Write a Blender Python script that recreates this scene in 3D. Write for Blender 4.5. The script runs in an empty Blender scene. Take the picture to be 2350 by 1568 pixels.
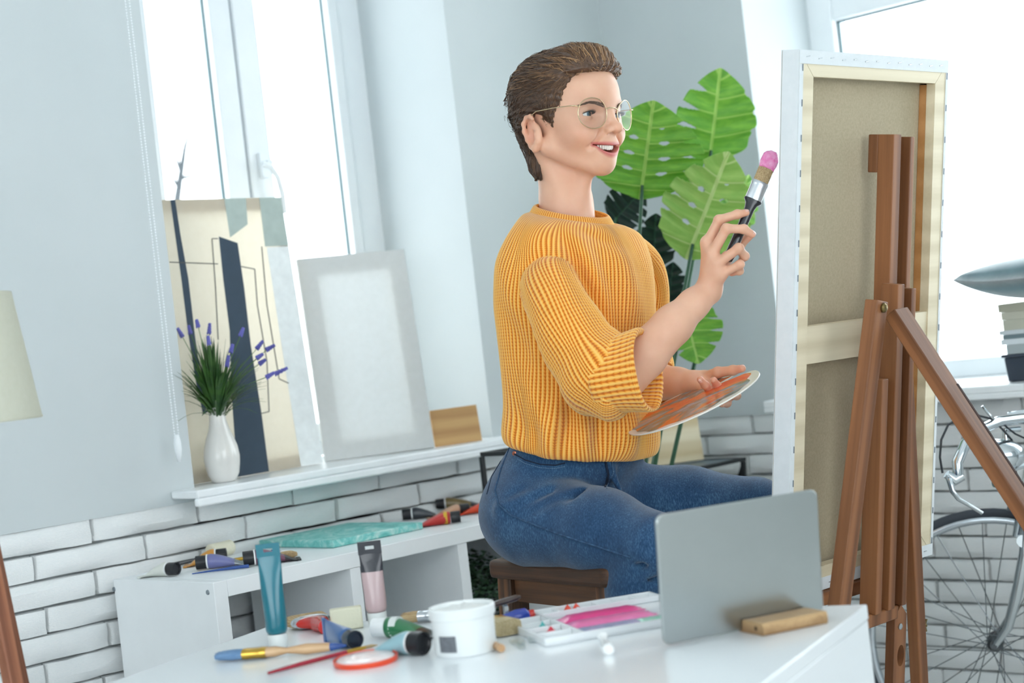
import bpy, bmesh, math, random
import numpy as np
from mathutils import Vector, Matrix, Quaternion
rnd = random.Random(7)
sc = bpy.context.scene
COL = sc.collection
PI = math.pi

# ------------------------------------------------------------------ camera
FPX, IW, IH = 3885.0, 2350, 1568
TH = math.atan(.1137); CT, ST = math.cos(TH), math.sin(TH)
AZ = math.radians(44.7); CH = 1.12
F = np.array([math.cos(AZ), math.sin(AZ), 0.]); R = np.array([math.sin(AZ), -math.cos(AZ), 0.]); U = np.array([0, 0, 1.])
C0 = np.array([0, 0, CH])
XC = CT*R - ST*U; YC = ST*R + CT*U          # the picture's right and up directions in the room
def ray(x, y):
    u, v = x-IW/2, y-IH/2
    return F + (u*CT-v*ST)/FPX*R + (-u*ST-v*CT)/FPX*U
def P(x, y, d): return C0 + d*ray(x, y)
def PZ(x, y, z): r = ray(x, y); return C0 + r*(z-CH)/r[2]
def PX(x, y, X): r = ray(x, y); return C0 + r*X/r[0]
def PY(x, y, Y): r = ray(x, y); return C0 + r*Y/r[1]
cam_d = bpy.data.cameras.new('camera'); cam = bpy.data.objects.new('camera', cam_d); COL.objects.link(cam)
cam_d.sensor_width = 36; cam_d.lens = 36*FPX/IW; cam_d.clip_start = .05
m = Matrix.Identity(4)
for i in range(3):
    m[i][0] = XC[i]; m[i][1] = YC[i]; m[i][2] = -F[i]; m[i][3] = C0[i]
cam.matrix_world = m
cam_d.dof.use_dof = True; cam_d.dof.focus_distance = 3.16; cam_d.dof.aperture_fstop = 3.2
sc.camera = cam

# ------------------------------------------------------------------ world, lights, exposure
world = bpy.data.worlds.new('world'); sc.world = world; world.use_nodes = True
bg = world.node_tree.nodes['Background']
bg.inputs[0].default_value = (.90, .963, 1.0, 1); bg.inputs[1].default_value = 4.8
def area(name, loc, target, sx, sy, power, color=(1, 1, 1)):
    l = bpy.data.lights.new(name, 'AREA'); l.shape = 'RECTANGLE'; l.size = sx; l.size_y = sy; l.energy = power; l.color = color
    o = bpy.data.objects.new(name, l); COL.objects.link(o); o.location = loc
    o.rotation_euler = (Vector(target)-Vector(loc)).to_track_quat('-Z', 'Y').to_euler()
    return o
sc.view_settings.view_transform = 'Standard'; sc.view_settings.look = 'None'
sc.view_settings.exposure = 0.09; sc.view_settings.gamma = 1.0
try: sc.view_settings.use_curve_mapping = False
except Exception: pass
sc.cycles.max_bounces = 10; sc.cycles.diffuse_bounces = 5; sc.cycles.transparent_max_bounces = 12
sc.cycles.sample_clamp_indirect = 6; sc.cycles.caustics_reflective = False; sc.cycles.caustics_refractive = False
sc.cycles.use_denoising = True

# ------------------------------------------------------------------ materials
def lin(c): return tuple((x/255/12.92 if x/255 <= .04045 else ((x/255+.055)/1.055)**2.4) for x in c)
def nodes(name):
    mt = bpy.data.materials.new(name); mt.use_nodes = True
    nt = mt.node_tree; b = nt.nodes['Principled BSDF']
    return mt, nt, b
def nd(nt, t, **k):
    n = nt.nodes.new(t)
    for a, v in k.items(): setattr(n, a, v)
    return n
def coords(nt, attr=None, scale=(1, 1, 1)):
    mp = nd(nt, 'ShaderNodeMapping'); mp.inputs['Scale'].default_value = scale
    if attr:
        a = nd(nt, 'ShaderNodeAttribute', attribute_name=attr); nt.links.new(a.outputs['Vector'], mp.inputs[0])
    else:
        tc = nd(nt, 'ShaderNodeTexCoord'); nt.links.new(tc.outputs['Object'], mp.inputs[0])
    return mp.outputs[0]
def ramp(nt, fac, stops):
    r = nd(nt, 'ShaderNodeValToRGB'); e = r.color_ramp.elements
    while len(e) < len(stops): e.new(.5)
    for i, (p, c) in enumerate(stops): e[i].position = p; e[i].color = (*lin(c), 1)
    nt.links.new(fac, r.inputs[0]); return r.outputs[0]
def noise(nt, co, s, detail=4, rough=.55, dist=0):
    n = nd(nt, 'ShaderNodeTexNoise'); n.inputs['Scale'].default_value = s; n.inputs['Detail'].default_value = detail
    n.inputs['Roughness'].default_value = rough; n.inputs['Distortion'].default_value = dist
    nt.links.new(co, n.inputs['Vector']); return n.outputs['Fac']
def bump(nt, b, h, strength, dist=.01, prev=None):
    n = nd(nt, 'ShaderNodeBump'); n.inputs['Strength'].default_value = strength; n.inputs['Distance'].default_value = dist
    nt.links.new(h, n.inputs['Height'])
    if prev: nt.links.new(prev, n.inputs['Normal'])
    nt.links.new(n.outputs[0], b.inputs['Normal']); return n.outputs[0]
def mat(name, c, rough=.5, metal=0, c2=None, vs=12, bmp=0, bs=80, bd=.003, spec=.5, sss=0, trans=0, coat=0, scale=(1, 1, 1), attr=None, sheen=0, alpha=1, transl=0):
    mt, nt, b = nodes(name)
    b.inputs['Base Color'].default_value = (*lin(c), 1); b.inputs['Roughness'].default_value = rough; b.inputs['Metallic'].default_value = metal
    b.inputs['Specular IOR Level'].default_value = spec
    if sss: b.inputs['Subsurface Weight'].default_value = sss; b.inputs['Subsurface Radius'].default_value = (.012, .005, .003); b.inputs['Subsurface Scale'].default_value = 1
    if trans: b.inputs['Transmission Weight'].default_value = trans
    if coat: b.inputs['Coat Weight'].default_value = coat; b.inputs['Coat Roughness'].default_value = .1
    if sheen: b.inputs['Sheen Weight'].default_value = sheen
    co = coords(nt, attr, scale)
    c2 = c2 or tuple(max(0, x*.96) for x in c)
    fac = noise(nt, co, vs)
    nt.links.new(ramp(nt, fac, [(.3, c2), (.7, c)]), b.inputs['Base Color'])
    if bmp: bump(nt, b, noise(nt, co, bs, 6), bmp, bd)
    if transl:
        t = nd(nt, 'ShaderNodeBsdfTranslucent'); t.inputs[0].default_value = (*lin(c), 1)
        mx = nd(nt, 'ShaderNodeMixShader'); mx.inputs[0].default_value = transl
        nt.links.new(b.outputs[0], mx.inputs[1]); nt.links.new(t.outputs[0], mx.inputs[2])
        nt.links.new(mx.outputs[0], nt.nodes['Material Output'].inputs[0])
    return mt
def wood(name, c1, c2, rough=.5, s=1.0, attr='lc', coat=0):
    mt, nt, b = nodes(name); co = coords(nt, attr, (2.0*s, 30*s, 30*s))
    w = nd(nt, 'ShaderNodeTexWave', wave_type='BANDS', bands_direction='Y'); w.inputs['Scale'].default_value = .5
    w.inputs['Distortion'].default_value = 5; w.inputs['Detail'].default_value = 3; w.inputs['Detail Scale'].default_value = 1.2
    nt.links.new(co, w.inputs[0])
    fine = noise(nt, coords(nt, attr, (8*s, 260*s, 260*s)), 1.0, 5)
    mx = nd(nt, 'ShaderNodeMix'); mx.inputs[0].default_value = .55
    nt.links.new(w.outputs['Fac'], mx.inputs[2]); nt.links.new(fine, mx.inputs[3])
    nt.links.new(ramp(nt, mx.outputs[0], [(.25, c1), (.72, c2)]), b.inputs['Base Color'])
    b.inputs['Roughness'].default_value = rough
    if coat: b.inputs['Coat Weight'].default_value = coat
    bump(nt, b, fine, .15, .002); return mt
def glassy(name, tint=(1, 1, 1), refl=.06):
    mt = bpy.data.materials.new(name); mt.use_nodes = True; nt = mt.node_tree; nt.nodes.clear()
    o = nd(nt, 'ShaderNodeOutputMaterial'); t = nd(nt, 'ShaderNodeBsdfTransparent'); g = nd(nt, 'ShaderNodeBsdfGlossy'); mx = nd(nt, 'ShaderNodeMixShader')
    t.inputs[0].default_value = (*tint, 1); g.inputs['Roughness'].default_value = .02; g.inputs[0].default_value = (1, 1, 1, 1)
    fr = nd(nt, 'ShaderNodeLayerWeight'); fr.inputs[0].default_value = .25
    mm = nd(nt, 'ShaderNodeMath', operation='MULTIPLY_ADD'); mm.inputs[1].default_value = .18; mm.inputs[2].default_value = refl
    nt.links.new(fr.outputs['Fresnel'], mm.inputs[0]); nt.links.new(mm.outputs[0], mx.inputs[0])
    nt.links.new(t.outputs[0], mx.inputs[1]); nt.links.new(g.outputs[0], mx.inputs[2]); nt.links.new(mx.outputs[0], o.inputs[0]); return mt

# ------------------------------------------------------------------ mesh builder
def v3(a): return np.array(a, float)
def nrm(a): a = v3(a); n = np.linalg.norm(a); return a/n if n > 1e-12 else a
def frame(ax, up=(0, 0, 1)):
    ax = nrm(ax); up = v3(up)
    if abs(ax @ nrm(up)) > .985: up = v3((1, 0, 0)) if abs(ax[0]) < .9 else v3((0, 1, 0))
    s = nrm(np.cross(up, ax)); return ax, s, np.cross(ax, s)
class MB:
    def __init__(self): self.v = []; self.f = []; self.m = []; self.lc = []
    def add(self, vs, fs, mi=0, lc=None):
        b = len(self.v); self.v += [tuple(map(float, p)) for p in vs]
        self.lc += [tuple(map(float, p)) for p in (lc if lc is not None else vs)]
        self.f += [tuple(b+i for i in f) for f in fs]; self.m += [mi]*len(fs); return self
    def obox(self, c, hx, hy, hz, mi=0):
        c, hx, hy, hz = map(v3, (c, hx, hy, hz)); vs = []; lc = []
        l = [np.linalg.norm(h) for h in (hx, hy, hz)]; o = rnd.random()*3
        for a in (-1, 1):
            for b in (-1, 1):
                for d in (-1, 1): vs.append(c+a*hx+b*hy+d*hz); lc.append((a*l[0]+o, b*l[1]+o, d*l[2]+o*.3))
        fs = [(0, 1, 3, 2), (4, 6, 7, 5), (0, 4, 5, 1), (2, 3, 7, 6), (0, 2, 6, 4), (1, 5, 7, 3)]
        if np.dot(np.cross(hx, hy), hz) < 0: fs = [f[::-1] for f in fs]
        return self.add(vs, fs, mi, lc)
    def box(self, lo, hi, mi=0):
        lo, hi = v3(lo), v3(hi); h = (hi-lo)/2
        return self.obox((lo+hi)/2, (h[0], 0, 0), (0, h[1], 0), (0, 0, h[2]), mi)
    def beam(self, p, q, w, t, up=(0, 0, 1), mi=0):
        p, q = v3(p), v3(q); ax, s, n = frame(q-p, up)
        return self.obox((p+q)/2, (q-p)/2, s*w/2, n*t/2, mi)
    def tube(self, path, r, n=10, mi=0, closed=False, caps=True, flat=None, up=(0, 0, 1)):
        path = [v3(p) for p in path]; k = len(path)
        rs = r if hasattr(r, '__len__') else [r]*k
        vs = []; lc = []; prev = None; L = 0
        for i in range(k):
            if closed: t = path[(i+1) % k]-path[i-1]
            else: t = path[min(i+1, k-1)]-path[max(i-1, 0)]
            if i: L += np.linalg.norm(path[i]-path[i-1])
            t = nrm(t)
            if prev is None: _, s, u2 = frame(t, up)
            else:
                s = nrm(prev-t*(prev@t)); u2 = np.cross(t, s)
            prev = s
            rr = rs[i]; ra, rb = (rr, rr) if not hasattr(rr, '__len__') else rr
            for j in range(n):
                a = 2*PI*j/n; vs.append(path[i]+s*math.cos(a)*ra+u2*math.sin(a)*rb); lc.append((L, math.cos(a)*ra, math.sin(a)*rb))
        fs = []
        for i in range(k if closed else k-1):
            i2 = (i+1) % k
            for j in range(n): fs.append((i*n+j, i*n+(j+1) % n, i2*n+(j+1) % n, i2*n+j))
        if caps and not closed: fs.append(tuple(range(n))[::-1]); fs.append(tuple((k-1)*n+j for j in range(n)))
        return self.add(vs, fs, mi, lc)
    def cyl(self, p, q, r0, r1=None, n=16, mi=0): return self.tube([p, q], [r0, r0 if r1 is None else r1], n, mi)
    def lathe(self, prof, c=(0, 0, 0), n=24, mi=0, ax=(0, 0, 1), up=(1, 0, 0), close=False):
        ax, s, u2 = frame(ax, up); c = v3(c); vs = []; lc = []; k = len(prof)
        for r, z in prof:
            for j in range(n):
                a = 2*PI*j/n; vs.append(c+ax*z+(s*math.cos(a)+u2*math.sin(a))*r); lc.append((z, math.cos(a)*r, math.sin(a)*r))
        fs = [(i*n+j, i*n+(j+1) % n, (i+1)*n+(j+1) % n, (i+1)*n+j) for i in range(k-1) for j in range(n)]
        if prof[0][0] > 1e-5: fs.append(tuple(range(n))[::-1])
        if prof[-1][0] > 1e-5 and not close: fs.append(tuple((k-1)*n+j for j in range(n)))
        return self.add(vs, fs, mi, lc)
    def ell(self, c, r, n=16, mi=0, axes=None):
        c = v3(c); ax = axes if axes is not None else np.eye(3); vs = []; k = n//2
        for i in range(k+1):
            t = PI*i/k
            for j in range(n):
                a = 2*PI*j/n
                vs.append(c+ax[0]*r[0]*math.sin(t)*math.cos(a)+ax[1]*r[1]*math.sin(t)*math.sin(a)+ax[2]*r[2]*math.cos(t))
        return self.add(vs, [(i*n+j, (i+1)*n+j, (i+1)*n+(j+1) % n, i*n+(j+1) % n) for i in range(k) for j in range(n)], mi)
    def prism(self, poly, o, ex, ey, ez, mi=0):
        o, ex, ey, ez = map(v3, (o, ex, ey, ez)); n = len(poly)
        a = [o+ex*x+ey*y for x, y in poly]; b = [p+ez for p in a]
        lc = [(x, y, 0) for x, y in poly]+[(x, y, np.linalg.norm(ez)) for x, y in poly]
        fs = [tuple(range(n)), tuple(range(2*n-1, n-1, -1))]+[(i, i+n, (i+1) % n+n, (i+1) % n) for i in range(n)]
        area_ = sum(poly[i][0]*poly[(i+1) % n][1]-poly[(i+1) % n][0]*poly[i][1] for i in range(n))
        if (np.dot(np.cross(ex, ey), ez) > 0) == (area_ > 0): fs = [f[::-1] for f in fs]
        return self.add(a+b, fs, mi, lc)
    def loft(self, rings, mi=0, caps=True, lc=None):
        n = len(rings[0]); k = len(rings); vs = [p for r in rings for p in r]
        fs = [(i*n+j, i*n+(j+1) % n, (i+1)*n+(j+1) % n, (i+1)*n+j) for i in range(k-1) for j in range(n)]
        if caps: fs += [tuple(range(n))[::-1], tuple((k-1)*n+j for j in range(n))]
        return self.add(vs, fs, mi, lc)
ORG = {}
def build(name, mb, mats, parent=None, smooth=35, bevel=0, label=None, sub=0, kind=None, local=False, fix=True):
    me = bpy.data.meshes.new(name)
    org = v3(ORG.get(parent.name, (0, 0, 0))) if parent is not None and not local else np.zeros(3)
    vs = np.array(mb.v, float).reshape(-1, 3)-org
    me.from_pydata(vs.tolist(), [], mb.f)
    for mt in (mats if isinstance(mats, (list, tuple)) else [mats]): me.materials.append(mt)
    me.polygons.foreach_set('material_index', mb.m)
    at = me.attributes.new('lc', 'FLOAT_VECTOR', 'POINT'); at.data.foreach_set('vector', np.array(mb.lc, 'f').ravel())
    if fix:
        bm = bmesh.new(); bm.from_mesh(me); bmesh.ops.recalc_face_normals(bm, faces=bm.faces); bm.to_mesh(me); bm.free()
    if smooth: me.shade_smooth(); me.set_sharp_from_angle(angle=math.radians(smooth))
    o = bpy.data.objects.new(name, me); COL.objects.link(o)
    if parent is not None: o.parent = parent; ORG[o.name] = org if not local else np.zeros(3)
    else: ORG[o.name] = np.zeros(3)
    if bevel:
        b = o.modifiers.new('bevel', 'BEVEL'); b.width = bevel; b.segments = 2; b.limit_method = 'ANGLE'; b.angle_limit = math.radians(40); b.harden_normals = False
    if sub: s = o.modifiers.new('subsurf', 'SUBSURF'); s.levels = sub; s.render_levels = sub
    if label: o['label'] = label
    if kind: o['kind'] = kind
    return o
def thing(name, label, cat, loc=(0, 0, 0), rz=0, group=None, kind=None):
    o = bpy.data.objects.new(name, None); COL.objects.link(o); o.location = [float(x) for x in loc]; o.rotation_euler = (0, 0, rz); o.empty_display_size = .05
    if label: o['label'] = label
    if cat: o['category'] = cat
    if group: o['group'] = group
    if kind: o['kind'] = kind
    ORG[o.name] = v3(loc); return o
def tag(o, label, cat, group=None):
    o['label'] = label; o['category'] = cat
    if group: o['group'] = group
    return o

plaster = mat('plaster_paint', (197, 204, 206), .7, c2=(192, 200, 202), vs=3, bmp=.06, bs=40)
brickpaint = mat('white_brick_paint', (250, 252, 252), .6, c2=(243, 247, 248), vs=25, bmp=.6, bs=42, bd=.006)
mortar = mat('mortar', (150, 155, 155), .9, c2=(120, 124, 124), vs=30, bmp=.5, bs=120)
pvc = mat('white_pvc', (238, 243, 246), .35, c2=(234, 239, 243))
sillm = mat('sill_lacquer', (240, 244, 246), .28)
seal = mat('grey_rubber_seal', (95, 120, 125), .6)
white = mat('white_lacquer', (238, 241, 243), .3, c2=(234, 238, 240))
glass = glassy('window_glass', (.99, 1, 1), .0)
floorm = wood('pale_floor', (226, 225, 221), (238, 237, 234), .45, attr=None)
ceilm = mat('ceiling_paint', (240, 242, 242), .8)
black = mat('black_plastic', (22, 24, 30), .35, spec=.5)
steel = mat('chrome', (205, 212, 216), .12, 1)
screwm = mat('zinc_screw', (150, 158, 165), .3, 1)

# ------------------------------------------------------------------ room
YW, XW, ZT = 3.15, 3.684, 2.9
WL0, WL1, RB = 2.141, 3.072, 3.486           # left window opening and the plane of its frame
WR1 = 2.653; WR0 = .75; RX = 3.984           # right window opening and frame plane
ZB = .853
b = MB(); b.box((-2.6, -2.6, -.06), (XW+.35, YW+.35, 0)); o = build('floor', b, floorm); o['kind'] = 'structure'
b = MB(); b.box((-2.6, -2.6, ZT), (XW+.35, YW+.35, ZT+.08)); o = build('ceiling', b, ceilm); o['kind'] = 'structure'
b = MB()
yt = YW+.40
b.box((-2.6, YW, ZB-.004), (WL0, yt, ZT)); b.box((WL1, YW, .86), (XW, yt, ZT)); b.box((WL0, YW, 2.52), (WL1, yt, ZT))
b.box((WL0, YW+.02, .70), (WL1, yt, .8555)); b.box((-2.6, YW+.02, 0), (XW, yt, ZB-.004), 1)
wl = build('wall_left', b, [plaster, mortar]); wl['kind'] = 'structure'
b = MB()
b.box((XW, WR1, ZB-.004), (XW+.4, YW+.4, ZT)); b.box((XW, -2.6, ZB-.004), (XW+.4, WR0, ZT)); b.box((XW, WR0, 2.52), (XW+.4, WR1, ZT))
b.box((XW+.02, -2.6, 0), (XW+.4, YW+.4, ZB-.004), 1)
wr = build('wall_right', b, [plaster, mortar]); wr['kind'] = 'structure'
def holed(name, ax_, c0, c1, a0, a1, o0, o1, z0, z1):     # an unseen wall; its added window opening is sized for fill light
    b = MB(); f_ = (lambda a, c, z: (c, a, z)) if ax_ == 'x' else (lambda a, c, z: (a, c, z))
    for (l, h, zl, zh) in ((a0, a1, 0, z0), (a0, a1, z1, ZT), (a0, o0, z0, z1), (o1, a1, z0, z1)): b.box(f_(l, c0, zl), f_(h, c1, zh))
    o = build(name, b, plaster); o['kind'] = 'structure'
holed('wall_near', 'x', -2.9, -2.6, -2.6, YW+.4, -1.9, 1.7, .75, 2.7)
holed('wall_back', 'y', -2.9, -2.6, -2.6, XW+.4, -.9, 2.2, .9, 2.6)
# rough painted bricks, eight shared shapes
def brick_mesh(i):
    rr = random.Random(i); nx, nz = 7, 4; vs = []; fs = []
    for layer in (0, 1):
        for c in range(nz):
            for a in range(nx):
                u, w = a/(nx-1), c/(nz-1)
                edge = min(u, 1-u)*5, min(w, 1-w)*2
                e = min(1, min(edge[0], edge[1])*2+.0)
                jx = rr.uniform(-.008, .008) if layer == 0 else 0; jz = rr.uniform(-.03, .03) if layer == 0 else 0
                if layer == 0: y = -.5+(.22 if e < .01 else rr.uniform(-.10, .10)); k = .985 if e < .01 else 1
                else: y = .5; k = 1
                vs.append(((u-.5)*k+jx*(1 if layer == 0 else 0), y, (w-.5)*(k if layer else .93)+jz))
    g = lambda l, a, c: l*nx*nz+c*nx+a
    for c in range(nz-1):
        for a in range(nx-1): fs.append((g(0, a, c), g(0, a+1, c), g(0, a+1, c+1), g(0, a, c+1)))
    per = [(a, 0) for a in range(nx)]+[(nx-1, c) for c in range(1, nz)]+[(a, nz-1) for a in range(nx-2, -1, -1)]+[(0, c) for c in range(nz-2, 0, -1)]
    for i2 in range(len(per)):
        p, q = per[i2], per[(i2+1) % len(per)]
        fs.append((g(0, *q), g(0, *p), g(1, *p), g(1, *q)))
    mb = MB().add(vs, fs); return mb
BR = []
for i in range(8):
    o = build('brick', brick_mesh(i), brickpaint, None, smooth=50); BR.append(o.data); bpy.data.objects.remove(o)
def course(wall, axis, a0, a1, z1, h, off, pitch, wv):
    x = off
    while x > a0: x -= pitch
    while x < a1:
        L = pitch*rnd.uniform(.985, 1.0); l, r_ = max(x, a0), min(x+L-.003, a1)
        if r_-l > .04:
            o = bpy.data.objects.new('brick', rnd.choice(BR)); COL.objects.link(o); o.parent = wall
            hh = h-.0022-rnd.uniform(0, .0015); o.scale = (r_-l, .034, hh)
            pz = z1-h/2+rnd.uniform(-.0008, .0008); q = rnd.uniform(-.003, .002)
            if axis == 'x': o.location = ((l+r_)/2, wv+.014+q, pz)
            else: o.location = (wv+.014+q, (l+r_)/2, pz); o.rotation_euler = (0, 0, -PI/2)
        x += pitch
for k in range(11):
    course(wl, 'x', -.3, XW, ZB-.0555*k, .0555, 1.885+(.0 if k % 2 == 0 else .125)+rnd.uniform(-.02, .02), .266, YW)
for k in range(15):
    course(wr, 'y', .35, YW-.001, ZB-.0555*k, .0555, 2.0+(.0 if k % 2 == 0 else .133)+rnd.uniform(-.02, .02), .266, XW)

# left window: sashes, panes, handle, sill
w1 = thing('window_1', 'tall white framed double window above the cluttered sill', None, (2.6, RB, .879), kind='structure')
def xs(px): return PY(px, 0, RB)[0]
b = MB()
b.box((xs(766), RB, .88), (WL1+.05, RB+.07, 2.52)); b.box((WL0-.05, RB+.01, .88), (xs(300), RB+.07, 2.52))
b.box((WL0, RB+.01, .8795), (WL1, RB+.07, .925)); b.box((WL0, RB+.01, 2.45), (WL1, RB+.07, 2.52))
b.box((xs(518), RB+.03, .9), (xs(526), RB+.07, 2.5))
build('frame', b, pvc, w1, bevel=.003)
def sash(x0, x1, y0, wl_, wr_):
    b = MB()
    b.box((x0, y0, .915), (x0+wl_, y0+.055, 2.46)); b.box((x1-wr_, y0, .915), (x1, y0+.055, 2.46))
    b.box((x0+wl_, y0+.002, .915), (x1-wr_, y0+.055, .965)); b.box((x0+wl_, y0+.002, 2.41), (x1-wr_, y0+.055, 2.46))
    o = build('sash', b, pvc, w1, bevel=.004)
    g = MB(); g.box((x0+wl_-.006, y0+.03, .96), (x1-wr_+.006, y0+.036, 2.415)); build('pane', g, glass, o)
    s = MB(); e = .0035
    for a in (x0+wl_, x1-wr_-e): s.box((a, y0+.022, .965), (a+e, y0+.03, 2.41))
    build('seal', s, seal, o)
sash(xs(300), xs(518), RB-.012, .03, xs(518)-xs(470)); sash(xs(524), xs(766), RB-.012, xs(575)-xs(524), xs(766)-xs(743))
b = MB(); hx = PY(602, 378, RB-.015)
b.box((hx[0]-.012, RB-.024, hx[2]-.035), (hx[0]+.012, RB-.013, hx[2]+.03))
b.cyl((hx[0], RB-.024, hx[2]), (hx[0], RB-.05, hx[2]), .009)
hq = [PY(p[0], p[1], RB-.05) for p in ((602, 376), (622, 384), (638, 408), (648, 445), (655, 490))]
b.tube(hq, [.008, .0075, .007, .007, .005], 10); build('handle', b, pvc, w1, bevel=.001)
b = MB()
b.box((2.078, 3.05, .861), (3.16, YW, .879)); b.box((WL0+.001, YW-.002, .8562), (WL1-.001, RB+.005, .8788)); b.box((2.078, 3.05, .843), (3.16, 3.066, .8612))
o = build('sill', b, sillm, w1, bevel=.004)
# right window
w2 = thing('window_2', 'wide white framed window over the bicycle', None, (RX, 1.7, .891), kind='structure')
y1 = PX(1910, 48, RX)[1]
b = MB(); b.box((RX, y1, .95), (RX+.07, WR1+.03, 2.5)); b.box((RX, WR0, .941-.05), (RX+.07, y1, .941)); b.box((RX, WR0, 1.895), (RX+.07, y1, 2.02))
b.box((RX, WR0-.03, .9), (RX+.07, WR0+.1, 2.5)); b.box((RX+.0, WR0, 2.44), (RX+.07, WR1, 2.52)); b.box((RX, y1, .89), (RX+.07, WR1, .96))
build('frame', b, pvc, w2, bevel=.006)
b = MB(); b.box((RX+.03, WR0+.1, .935), (RX+.036, y1+.004, 1.9)); build('pane', b, glass, w2)
b = MB(); b.box((RX+.03, WR0+.1, 2.01), (RX+.036, y1+.004, 2.445)); build('pane', b, glass, w2)
b = MB(); e = .005
for a in (y1-e,): b.box((RX+.02, a, .942), (RX+.03, a+e, 1.894))
b.box((RX+.02, WR0+.1, 1.89), (RX+.03, y1, 1.895)); build('seal', b, seal, w2)
b = MB(); b.box((XW-.1, WR0-.06, .872), (XW, WR1+.005, .891)); b.box((XW-.002, WR0+.001, .8502), (RX+.01, WR1-.001, .8908)); b.box((XW-.1, WR0-.06, .858), (XW-.084, WR1+.005, .874))
build('sill', b, sillm, w2, bevel=.004)
# something pale outside the left window: a bare sapling
bark = mat('dark_bark', (62, 68, 72), .8)
b = MB(); t0 = P(402, 520, 6.5); pts = [t0, P(405, 470, 6.5), P(415, 400, 6.5), P(424, 340, 6.5), P(438, 285, 6.5)]
base = v3((t0[0], t0[1], -.5)); tr = thing('bare_sapling', 'thin bare sapling outside the window above the abstract painting', 'tree', base)
b.tube([base]+pts, [.03, .018, .015, .012, .009, .004], 8); build('trunk', b, bark, tr)
for q0, q1, q2 in (((416, 396), (400, 352), (378, 360)), ((410, 430), (398, 412), (392, 395)), ((414, 410), (450, 400), (468, 372))):
    b = MB(); b.tube([P(*q0, 6.5), P(*q1, 6.5), P(*q2, 6.5)], [.009, .007, .003], 6); build('branch', b, bark, tr)
# bead chains with pull weights
def chain(label, px0, px1, py0, py1, d, blind_at):
    n0, n1 = P(*px0, d), P(*px1, d)
    th_ = thing('roller_blind', label, 'blind', blind_at)
    beads = MB(); zt = 2.48
    for base_, off in ((n0, -.008), (n1, .008)):
        q = v3((base_[0], base_[1], base_[2]))
        z = q[2]
        while z < zt:
            beads.ell((q[0], q[1], z), (.0021, .0021, .0026), 6); z += .0062
    o = build('bead_chain', beads, pvc, th_, smooth=180, kind='stuff')
    b = MB(); mz = (n0+n1)/2; tz = PZ
    b.tube([mz+v3((0, 0, .004)), mz-v3((0, 0, .012)), mz-v3((0, 0, .03)), mz-v3((0, 0, .055))], [(.005, .005), (.0085, .0075), (.0085, .0075), (.004, .004)], 14)
    build('pull_weight', b, pvc, th_, smooth=180)
    return th_
YCH = 3.085
dch = (PY(405, 1003, YCH)-C0)@F
t_ = chain('white roller blind chain with pull weight beside left window', (401, 1003), (410, 1001), 0, 0, dch, (2.6, 3.09, 2.52))
b = MB(); b.cyl((2.09, 3.09, 2.53), (3.1, 3.09, 2.53), .028, n=20); build('roller', b, plaster, t_)
# ------------------------------------------------------------------ table
tablem = mat('white_table_lacquer', (236, 241, 244), .22, c2=(233, 238, 241), vs=2)
TZ = .685
TB = PZ(1990, 1387, TZ); E1 = nrm((-.318, .948, 0)); E2 = nrm((-.948, -.318, 0)); TLn, TDp = 1.03, .66
t = thing('work_table', 'white lacquered table in front, covered with paint tubes and brushes', 'table', (TB[0], TB[1], 0))
cen = TB+E1*TLn/2+E2*TDp/2
b = MB(); b.obox((cen[0], cen[1], TZ-.011), E1*TLn/2, E2*TDp/2, (0, 0, .011)); build('tabletop', b, tablem, t, bevel=.002)
for k in (0, 1):
    c_ = TB+E1*(.012 if k == 0 else TLn-.012)+E2*TDp/2
    b = MB(); b.obox((c_[0], c_[1], (TZ-.022)/2), E1*.011, E2*(TDp/2-.002), (0, 0, (TZ-.0225)/2)); build('side_panel', b, tablem, t, bevel=.0015)
c_ = TB+E1*TLn/2+E2*(TDp-.06)
b = MB(); b.obox((c_[0], c_[1], .42), E1*(TLn/2-.025), E2*.009, (0, 0, .235)); build('back_panel', b, tablem, t, bevel=.0015)

# ------------------------------------------------------------------ shelf
SZ = .72; SX0, SY0, SY1 = 1.893, 2.759, 3.118
shelfm = mat('white_shelf_board', (236, 240, 242), .38, c2=(232, 236, 238))
t = thing('cube_shelf', 'low white open cube shelf along the brick wall under the sill', 'shelf', (SX0, SY0, 0))
SXE = SX0+.032+.3107*4+.004
b = MB(); b.box((SX0+.0325, SY0, SZ-.033), (SXE-.0325, SY1, SZ)); build('top_board', b, shelfm, t, bevel=.0012)
for x in (SX0, SXE-.032):
    b = MB(); b.box((x, SY0, 0), (x+.032, SY1, SZ)); build('side_panel', b, shelfm, t, bevel=.0012)
b = MB(); b.box((SX0+.0325, SY0+.001, .02), (SXE-.0325, SY1, .053)); build('bottom_board', b, shelfm, t, bevel=.0012)
DIV = [SX0+.032+.3107*k for k in range(1, 4)]
for x in DIV:
    b = MB(); b.box((x, SY0+.001, .0535), (x+.028, SY1-.001, SZ-.0335)); build('divider', b, shelfm, t, bevel=.001)
xs_ = [SX0+.0325]+[x+.0285 for x in DIV]; xe_ = [x-.0005 for x in DIV]+[SXE-.0325]
for x, e in zip(xs_, xe_):
    b = MB(); b.box((x, SY0+.002, .345), (e, SY1-.002, .373)); build('shelf_board', b, shelfm, t, bevel=.001)
for x, e in list(zip(xs_, xe_))[1:2]+list(zip(xs_, xe_))[3:]:
    b = MB(); b.box((x, SY1-.014, .3735), (e, SY1-.004, SZ-.0335)); build('rear_panel', b, shelfm, t)
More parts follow.
